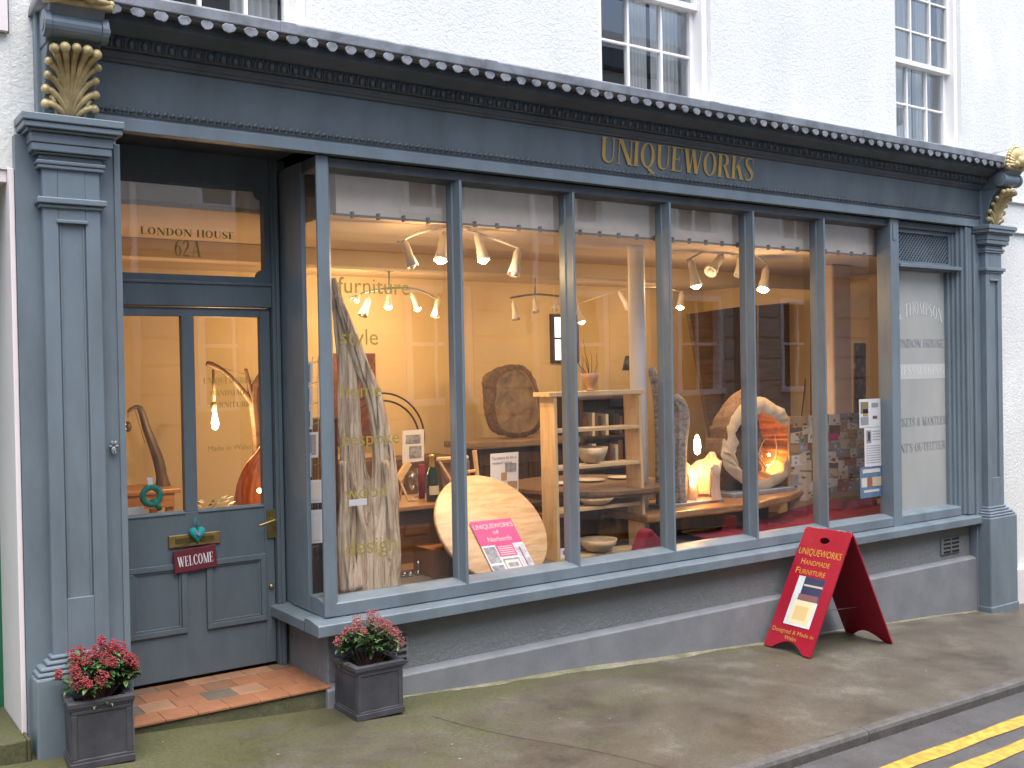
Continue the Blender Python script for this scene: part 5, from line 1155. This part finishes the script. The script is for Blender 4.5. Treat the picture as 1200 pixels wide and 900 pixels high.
# big cabinet at back left: dark dresser with shelves behind the bottle
dr = thing('dresser', 'wide dark dresser against the back wall behind the bottle and easel', 'dresser', PY(500, 560, 3.3))
x0b, x1b = PY(398, 560, 3.3).x, PY(535, 560, 3.3).x; zt_ = PY(470, 538, 3.3).z
m = MB(); m.box(x0b, x1b, 3.3, 3.7, .18, zt_)
for k in range(4): xk = x0b+(x1b-x0b)*k/4; m.box(xk+.03, xk+(x1b-x0b)/4-.03, 3.285, 3.2995, .3, zt_-.1)
part('cabinet', m, BROWNW, dr, False, .004)
# ---- things behind the door glass
TD = .95; a_ = PZ(205, 575, TD); dt = thing('side_table', 'small oak side table with a bent branch lamp behind the left door pane', 'table', (1.9, 1.9, .18))
m = MB(); f0 = PZ(147, 577, TD); ty = f0.y-.02; m.box(1.3, PY(212, 575, ty).x, ty, ty+.5, TD-.03, TD); part('table_top', m, OAK, dt, False, .004)
xr_ = PY(212, 575, ty).x
m = MB(); m.box(1.35, xr_-.04, ty+.02, ty+.04, TD-.13, TD-.031); part('apron', m, OAK, dt)
for x, y in ((xr_-.09, ty+.02), (xr_-.09, ty+.42), (1.34, ty+.02), (1.34, ty+.42)): m = MB(); m.box(x, x+.05, y+.0205, y+.07, .18, TD-.031); part('leg', m, OAK, dt)
Y1 = ty+.25; bl = thing('bent_branch_lamp', 'unlit dark bent branch lamp standing on the side table behind the door', 'lamp', PY(190, 565, Y1))
m = MB(); gnarly(m, [(192, 572, 9), (190, 558, 6), (186, 542, 6), (180, 525, 5.5), (174, 508, 5), (170, 495, 4.5), (166, 483, 4), (163, 477, 3)], Y1, 31, 20, .8, .2); gnarly(m, [(166, 480, 3), (159, 477, 2.2), (150, 482, 1.8)], Y1, 32, 12, .8, .2); part('branch', m, DARKW, bl, True)
m = MB(); m.tube([PY(150, 482, Y1), PY(150, 490, Y1)], .003, 5); q = PY(150, 500, Y1); m.ball(q, pm(4, q), 8, 0, 1.6); part('pendant', m, DARKW, bl, True); m = MB(); m.tube([PY(158, 480, Y1), PY(170, 520, Y1)], .002, 5); part('cord', m, BLACK, bl)
Y2 = 2.3; cr_ = thing('crane_branch_lamp', 'forked branch lamp with a bare lit bulb hanging from its long arm behind the door', 'lamp', PY(296, 600, Y2))
m = MB(); gnarly(m, [(296, 610, 7), (298, 575, 6), (301, 545, 5.5), (301, 510, 5), (298, 475, 5.5), (299, 455, 5), (306, 440, 3.5), (312, 430, 2.5)], Y2, 41, 20, .8, .2); gnarly(m, [(297, 470, 4.5), (292, 450, 2.6), (288, 432, 1.8)], Y2, 42, 12, .8, .2); part('trunk', m, BARKB if 'BARKB' in globals() else BROWNW, cr_, True)
m = MB(); gnarly(m, [(297, 474, 4), (285, 458, 3.2), (272, 444, 2.8), (260, 434, 2.6), (248, 428, 3.6), (242, 426, 3)], Y2, 43, 14, .8, .2); part('arm', m, BROWNW, cr_, True)
m = MB(); m.tube([PY(245, 427, Y2), PY(292, 440, Y2)], .002, 5); q = PY(251, 460, Y2); m.tube([PY(250, 433, Y2), PY(251, 474, Y2)], .010, 7); m.tube([PY(251, 472, Y2), PY(251, 482, Y2)], .018, 10); part('rope_and_socket', m, plain('rope', (.30, .20, .12), .8), cr_, True)
q = PY(252, 494, Y2); m = MB(); m.lathe([(.001, -pm(10, q)), (pm(3.4, q), -pm(7.5, q)), (pm(4.2, q), -pm(2, q)), (pm(2.8, q), pm(5, q)), (.010, pm(11, q))], 16, 0, Matrix.Translation(q)); part('lit_bulb', m, BULB, cr_, True)
light('POINT', (q.x-.0, Y2-.12, q.z), 10, WARM, cr_, shadow_soft_size=.04)
gs = thing('glowing_log_lamp', 'reddish hollow log lamp glowing low down behind the right door pane', 'lamp', PY(296, 600, 2.0))
m = MB(); gnarly(m, [(300, 625, 24), (298, 595, 24), (298, 570, 22), (302, 550, 15), (308, 534, 9), (312, 520, 5)], 2.0, 51, 40, .6, .15); part('log', m, wood('red_brown_log', (.10, .025, .01), (.34, .10, .03), (3, 3, 1), 5, .5, .4, 1), gs, True)
q = PY(304, 575, 1.72); m = MB(); m.ball(q, .016, 8); part('bulb', m, FLAME, gs, True); light('POINT', q+Vector((-.05, -.05, 0)), 1.0, (1, .4, .12), gs, shadow_soft_size=.02)
hp_ = thing('leafy_pot_plant', 'small dark leafy plant at the foot of the right door pane', 'plant', PY(246, 605, 1.5))
m = MB(); rp = random.Random(5); q = PY(246, 602, 1.5)
for k in range(40):
    a_ = rp.uniform(0, 6.28); l = rp.uniform(.03, .13); e = q+Vector((cos(a_)*l*1.2, sin(a_)*l*.5, rp.uniform(.0, .10))); n_ = Vector((-sin(a_), cos(a_), .2))*.014; t_ = Vector((cos(a_), sin(a_)*.5, .3))*.03
    m.add([e-t_, e+n_, e+t_, e-n_], [(0, 1, 2, 3)])
part('leaves', m, LEAF, hp_); m = MB(); m.lathe([(.05, -.14), (.065, -.03), (.055, -.03), (.001, -.04)], 16, 0, Matrix.Translation(q)); part('pot', m, TERRAP, hp_, True)
ph_ = MB(); ph_.box(q.x-.15, q.x+.2, 1.4, 1.7, .18, q.z-.141); solo('plant_stool', ph_, OAK, 'plain low oak stool under the leafy plant behind the door', 'stool', (q.x, 1.5, .18))
# teal Q hanging inside the door glass, paper below it
q = PY(177.5, 581, .59); m = MB(); r = pm(10, q)
m.tube([(q.x+r*cos(a), .59, q.z+r*sin(a)) for a in [2*pi*k/24 for k in range(25)]], .017, 8, 0, 1, False); m.tube([PY(179, 585, .588), PY(188, 597, .588)], .015, 8); ql = thing('hanging_letter_q', 'teal knitted letter Q hanging inside the left door pane', 'letter', (q.x, .59, q.z)); part('knitted_ring', m, TEALQ, ql, True)
m = MB(); P4 = PP([(172, 560), (178, 560), (180, 570), (174, 570)], .588); m.prismY([(p.x, p.z) for p in P4], .586, .589); part('hanging_tab', m, PAPER, ql)
m = MB(); P4 = PP([(145, 596), (168, 593), (172, 606), (145, 609)], .70); m.prismY([(p.x, p.z) for p in P4], .70, .703); solo('paper_sheet', m, PAPER, 'sheet of paper low behind the left door pane below the letter Q', 'paper', PY(147, 606, .70))
# card rack in the side pane
Yk = .42; rk_ = thing('card_rack', 'tall wire rack of greetings cards in the narrow side pane', 'rack', PY(362, 640, Yk))
m = MB()
for u in (356, 366, 373): m.tube([PY(u, 418, Yk+.02), PY(u, 655, Yk+.02)], .0025, 5)
for v in range(430, 650, 24): m.tube([PY(352, v, Yk-.01), PY(374, v-7, Yk+.05)], .002, 5)
part('wire_frame', m, WIRE, rk_, True)
for k, (u0, v0, u1, v1, c_) in enumerate(((350, 425, 366, 451, 3), (352, 453, 365, 478, 4), (352, 480, 366, 504, 6), (358, 507, 373, 537, 3), (350, 532, 365, 560, 6), (358, 563, 378, 590, 5), (364, 598, 378, 637, 5), (350, 598, 362, 640, 3))):
    m = MB(); quadpx(m, [(u0, v0), (u1, v0-1), (u1, v1-1), (u0, v1)], Yk-.02-.004*k, 0, .002); quadpx(m, [(u0+2.5, v0+3), (u1-2.5, v0+2), (u1-2.5, v1-4), (u0+2.5, v1-3)], Yk-.022-.004*k, 1, .001); part('card', m, [PAPER, PHOTO[c_]], rk_)
m = MB(); m.box(2.46, 2.62, .62, .80, .5, 1.5); solo('tall_plinth', m, DARKW, 'dark tall display plinth just inside the side pane', 'plinth', (2.54, .7, .5), None, False, .004)
# things that hang on the wall seen through the pane gaps

# ================================================================== PLANTERS
def planter(name, label, x, y, rz, w, h, plant_seed, budmat, dens):
    z = G(x, y)+.002; root = thing(name, label, 'planter', (x, y, z), 'square planters of flowering shrub at the door'); root.rotation_euler = (0, 0, rz)
    T = Matrix.Translation((x, y, z)); hw = w/2
    def ring(mb, a, z0, z1, t_=.03, a1=None):
        a1 = a1 or a; v = []
        for (hh, zz) in ((a, z0), (a1, z1)):
            v += [T @ Vector(p) for p in ((-hh, -hh, zz), (hh, -hh, zz), (hh, hh, zz), (-hh, hh, zz))]
        for (hh, zz) in ((a-t_, z0), (a1-t_, z1)): v += [T @ Vector(p) for p in ((-hh, -hh, zz), (hh, -hh, zz), (hh, hh, zz), (-hh, hh, zz))]
        f = []
        for i in range(4): j = (i+1) % 4; f += [(i, j, 4+j, 4+i), (8+j, 8+i, 12+i, 12+j), (4+i, 4+j, 12+j, 12+i), (j, i, 8+i, 8+j)]
        mb.add(v, f)
    mb = MB(); ring(mb, hw*.955, .03, h*.10, .04, hw*.93); ring(mb, hw*.90, h*.10, h*.86, .03, hw*.92)
    ring(mb, hw*.985, 0, .03, .05, hw*.985); ring(mb, hw*.965, h*.86, h*.90, .03, hw*.98); ring(mb, hw, h*.90, h*.985, .035, hw*1.015); 
    # raised border round each recessed panel
    for k in range(4):
        Rz = Matrix.Rotation(pi/2*k, 4, 'Z'); TT = T @ Rz; a = hw*.905
        for (x0, x1, z0, z1) in ((-a, a, h*.80, h*.86), (-a, a, h*.10, h*.15), (-a, -a+.022, h*.15, h*.80), (a-.022, a, h*.15, h*.80)): mb.box(x0, x1, -a-.006, -a+.01, z0, z1, 0, TT)
    part('tub', mb, TERRAP, root, False, .004)
    mb = MB(); mb.box(-hw*.9, hw*.9, -hw*.9, hw*.9, h*.5, h*.88, 0, T); part('soil', mb, SOIL, root)
    sh = part('shrub', MB().tube([T @ Vector((0, 0, h*.88)), T @ Vector((0, 0, h*1.0))], .01, 6), STEM, root)
    r_ = random.Random(plant_seed); lv = MB(); bd = MB(); sm = MB(); tips = []
    for k in range(dens):
        a = r_.uniform(0, 2*pi); rr = hw*1.22*sqrt(r_.random()); tz = h*1.16+(.17*(1-(rr/(hw*1.35))**2))*r_.uniform(.55, 1.0)
        base = Vector((cos(a)*rr*.3, sin(a)*rr*.3, h*.88)); tip = Vector((cos(a)*rr, sin(a)*rr, tz)); mid = base.lerp(tip, .5)+Vector((0, 0, .01))
        sm.tube([T @ base, T @ mid, T @ tip], [.003, .0025, .002], 5); tips.append((base, tip, k))
    def leaf(p, d, l, w, mi):
        d = d.normalized(); s_ = d.cross(Vector((0, 0, 1))); s_ = (s_ if s_.length > .01 else Vector((1, 0, 0))).normalized(); up = s_.cross(d)
        c1 = p+d*l*.3+s_*w*.5+up*l*.07; c2 = p+d*l*.68+s_*w*.42+up*l*.05; e = p+d*l-up*l*.10; m1 = p+d*l*.35-up*.001; m2 = p+d*l*.7
        c3 = p+d*l*.3-s_*w*.5+up*l*.07; c4 = p+d*l*.68-s_*w*.42+up*l*.05
        lv.add([T @ q for q in (p, c1, c2, e, c4, c3, m1, m2)], [(0, 1, 6), (1, 2, 7, 6), (2, 3, 7), (3, 4, 7), (4, 5, 6, 7), (5, 0, 6)], mi)
    for base, tip, k in tips:
        for j in range(15):
            f = r_.uniform(.45, .98); p = base.lerp(tip, f); a = r_.uniform(0, 2*pi); d = Vector((cos(a), sin(a), r_.uniform(-.35, .55))); leaf(p, d, r_.uniform(.038, .062), r_.uniform(.014, .022), 0 if r_.random() < .8 else 1)
        if k % 5 != 4:
            R_ = r_.uniform(.018, .036)
            for j in range(95):
                v = Vector((r_.gauss(0, 1), r_.gauss(0, 1), r_.gauss(0, 1)))
                v = v.normalized()*R_*r_.uniform(.5, 1.05); v.z = v.z*1.15+.012
                p = T @ (tip+v); b = .0036*r_.uniform(.7, 1.3)
                bd.add([p+Vector((b, 0, 0)), p+Vector((-b, 0, 0)), p+Vector((0, b, 0)), p+Vector((0, -b, 0)), p+Vector((0, 0, b)), p+Vector((0, 0, -b))], [(0,2,4),(2,1,4),(1,3,4),(3,0,4),(2,0,5),(1,2,5),(3,1,5),(0,3,5)])
    for k in range(16):   # leaves hanging over the rim, dry pale ones among them
        a = r_.uniform(0, 2*pi); p = Vector((cos(a)*hw*.75, sin(a)*hw*.75, h*.95)); leaf(p, Vector((cos(a), sin(a), r_.uniform(-.5, .3))), .055, .02, 0 if k % 4 else 1)
    part('stems', sm, STEM, sh); part('foliage', lv, [LEAF, LEAFL], sh); part('flower_buds', bd, budmat, sh)
    return root
# rotation applies about the planter's base
planter('planter', 'square charcoal planter of bright red budded shrub by the left pilaster', 1.075, -.215, radians(-4), .262, .285, 5, BUD, 38)
planter('planter', 'square charcoal planter of dusky pink budded shrub at the window corner', 2.395, -.155, radians(0), .272, .265, 15, BUD2, 28)

# ================================================================== A-BOARD
ab = thing('a_board', 'red folding pavement sign with gold lettering and a picture, standing by the window', 'sign', (5.86, -.23, G(5.86, -.23)))
yA, yB = -.47, -.084
A0 = lambda y: Vector((5.39, y, G(5.39, y)+.004)); A1 = lambda y: Vector((6.27, y+.005, G(6.27, y)+.004)); APX, APZ = 5.84, .632
def panel(sgn, basef, mats, name, hole):
    """one leg of the board: s along y (0 at wall end .. 1 near end), t up the slope"""
    b0, b1 = basef(yB), basef(yA); t0, t1 = Vector((APX+sgn*.006, yB, APZ)), Vector((APX+sgn*.006, yA, APZ))
    nrm = (b1-b0).cross(t0-b0).normalized(); nrm = nrm if nrm.x*sgn > 0 else -nrm; th = .011
    def at(s, t, o=0): return b0.lerp(b1, s).lerp(t0.lerp(t1, s), t)+nrm*o
    # outline with arch cut in the foot
    out = [(0, 0)]+[(.16+.68*k/10, .075*sin(pi*k/10)) for k in range(11)]+[(1, 0), (1, .97), (.97, 1), (.03, 1), (0, .97)]
    mb = MB(); hx = [(.5+.105*cos(2*pi*k/20), .905+.026*sin(2*pi*k/20)) for k in range(20)]
    # build face as two halves round the hand hole
    import mathutils
    outv = [Vector((s, t)) for s, t in out]; holev = [Vector(p) for p in hx]
    if hole:
        polys = mathutils.geometry.delaunay_2d_cdt([Vector(p) for p in out+hx], [], [list(range(len(out))), list(range(len(out)+len(hx)-1, len(out)-1, -1))], 1, 1e-6)
        V2, _, F2 = polys[0], polys[1], polys[2]
        F2 = [f for f in F2 if not all((( V2[i].x-.5)/.106)**2+((V2[i].y-.905)/.0265)**2 < 1.02 for i in f)]
    else: V2, F2 = outv, [tuple(range(len(out)))]
    for o, fl in ((0, 0), (-th, 1)): mb.add([at(v.x, v.y, o) for v in V2], [tuple(reversed(f)) if fl else tuple(f) for f in F2], fl)
    for loop in ([out, hx] if hole else [out]):
        k = len(loop); mb.add([at(s, t, 0) for s, t in loop]+[at(s, t, -th) for s, t in loop], [(i, (i+1) % k, k+(i+1) % k, k+i) for i in range(k)], 0)
    o_ = part(name, mb, mats, ab); return o_, at, nrm
fp, at, nr = panel(-1, A0, [RED, REDDK], 'front_panel', True)
bp_, at2, nr2 = panel(1, A1, [RED, REDDK], 'rear_panel', False)
mb = MB(); mb.tube([at(.5, .30, -.012), at2(.5, .30, -.012)], .003, 6); mb.tube([(APX, yA+.05, APZ-.004), (APX, yA+.12, APZ-.004)], .008, 8); mb.tube([(APX, yB-.12, APZ-.004), (APX, yB-.05, APZ-.004)], .008, 8); part('hinge_and_cord', mb, WIRE, ab)
sd_ = (at(1, .5)-at(0, .5)).normalized(); ud = (at(.5, 1)-at(.5, 0)).normalized()
wm = MB(); Wd = (yB-yA)
GV = plain('gold_vinyl', (.55, .30, .05), .45, 0, .05)
def at_text(body, s0, s1, t, h, serif=False): word(fp, GV, 'gold_word', body, at(s0, t, .0015), sd_, ud, Wd*(s1-s0), h, serif)
at_text('UNIQUEWORKS', .045, .955, .770, .050); 
def smallcaps(first, rest, s0, s1, t, h):
    n_ = len(rest); w = (s1-s0); fw = w*1.25/(n_+1.25); wm = MB(); letters(wm, first, at(s0, t, .0015), sd_, ud, Wd*fw*.86, h, False); letters(wm, rest, at(s0+fw, t, .0015), sd_, ud, Wd*(w-fw), h*.78, False); part('gold_word', wm, GV, fp)
smallcaps('H', 'ANDMADE', .17, .78, .690, .046); smallcaps('F', 'URNITURE', .12, .76, .612, .046)
at_text('Designed & Made in', .06, .94, .130, None); at_text('Wales', .36, .62, .085, None)
mb = MB()
def q4(s0, s1, t0, t1, o, m=0): mb.add([at(s0, t0, o), at(s1, t0, o), at(s1, t1, o), at(s0, t1, o)], [(0, 1, 2, 3)], m)
q4(.24, .80, .20, .595, .003, 0); q4(.38, .80, .405, .595, .0036, 1); q4(.40, .80, .52, .535, .0042, 2); q4(.36, .78, .405, .455, .0042, 3); q4(.32, .74, .22, .40, .0036, 4); q4(.38, .66, .25, .36, .0042, 5)
part('picture', mb, [plain('pale_mount', (.55, .60, .60), .3), mat('photo_navy', (.04, .045, .09), .25), mat('photo_shine', (.5, .42, .36), .3), mat('photo_plum', (.20, .10, .10), .3), mat('photo_cream', (.72, .60, .36), .35), mat('photo_beige', (.62, .46, .22), .35)], fp)
# fallen leaf scraps on the pavement
m = MB(); rl = random.Random(12)
for k in range(60):
    x = rl.uniform(1, 7); y = rl.uniform(-1.4, -.05); s_ = rl.uniform(.003, .008); a = rl.uniform(0, 3.1); z = G(x, y)+und(x, y)*.6+.003
    m.add([(x+s_*cos(a+b_), y+s_*sin(a+b_)*.6, z+.001*(k % 3)) for b_ in (0, 1.3, 2.6, 4.2)], [(0, 1, 2, 3)], k % 2)
o = struct('pavement_litter', m, [mat('pale_grit', (.45, .43, .38), .8), mat('leaf_scrap', (.06, .04, .02), .8)]); o['kind'] = 'stuff'; o['label'] = 'scattered grit and leaf scraps on the pavement'

# ================================================================== LIGHT
W_ = bpy.data.worlds.new('World'); S.world = W_; W_.use_nodes = True; t = W_.node_tree
sky = t.nodes.new('ShaderNodeTexSky'); sky.sky_type = 'NISHITA'; sky.sun_disc = False
SE, SA = radians(74), radians(195)     # elevation, compass direction the sun comes from
sky.sun_elevation = SE; sky.sun_rotation = SA; sky.air_density = 1.0; sky.dust_density = 4.0; sky.ozone_density = 1.0
t.links.new(sky.outputs[0], t.nodes['Background'].inputs[0]); t.nodes['Background'].inputs[1].default_value = .15
sd = bpy.data.lights.new('overcast_sun', 'SUN'); sd.energy = 1.5; sd.angle = radians(75); sd.color = (1, .985, .96)
so = bpy.data.objects.new('overcast_sun', sd); COL.objects.link(so)
d = Vector((sin(SA)*cos(SE), cos(SA)*cos(SE), sin(SE)))
so.rotation_euler = d.to_track_quat('Z', 'Y').to_euler()
S.view_settings.view_transform = 'Standard'; S.view_settings.look = 'None'; S.view_settings.exposure = 1.5; S.view_settings.gamma = 1; S.view_settings.use_curve_mapping = False
S.cycles.max_bounces = 8; S.cycles.transparent_max_bounces = 12; S.cycles.caustics_reflective = False; S.cycles.caustics_refractive = False
S.cycles.sample_clamp_indirect = 4
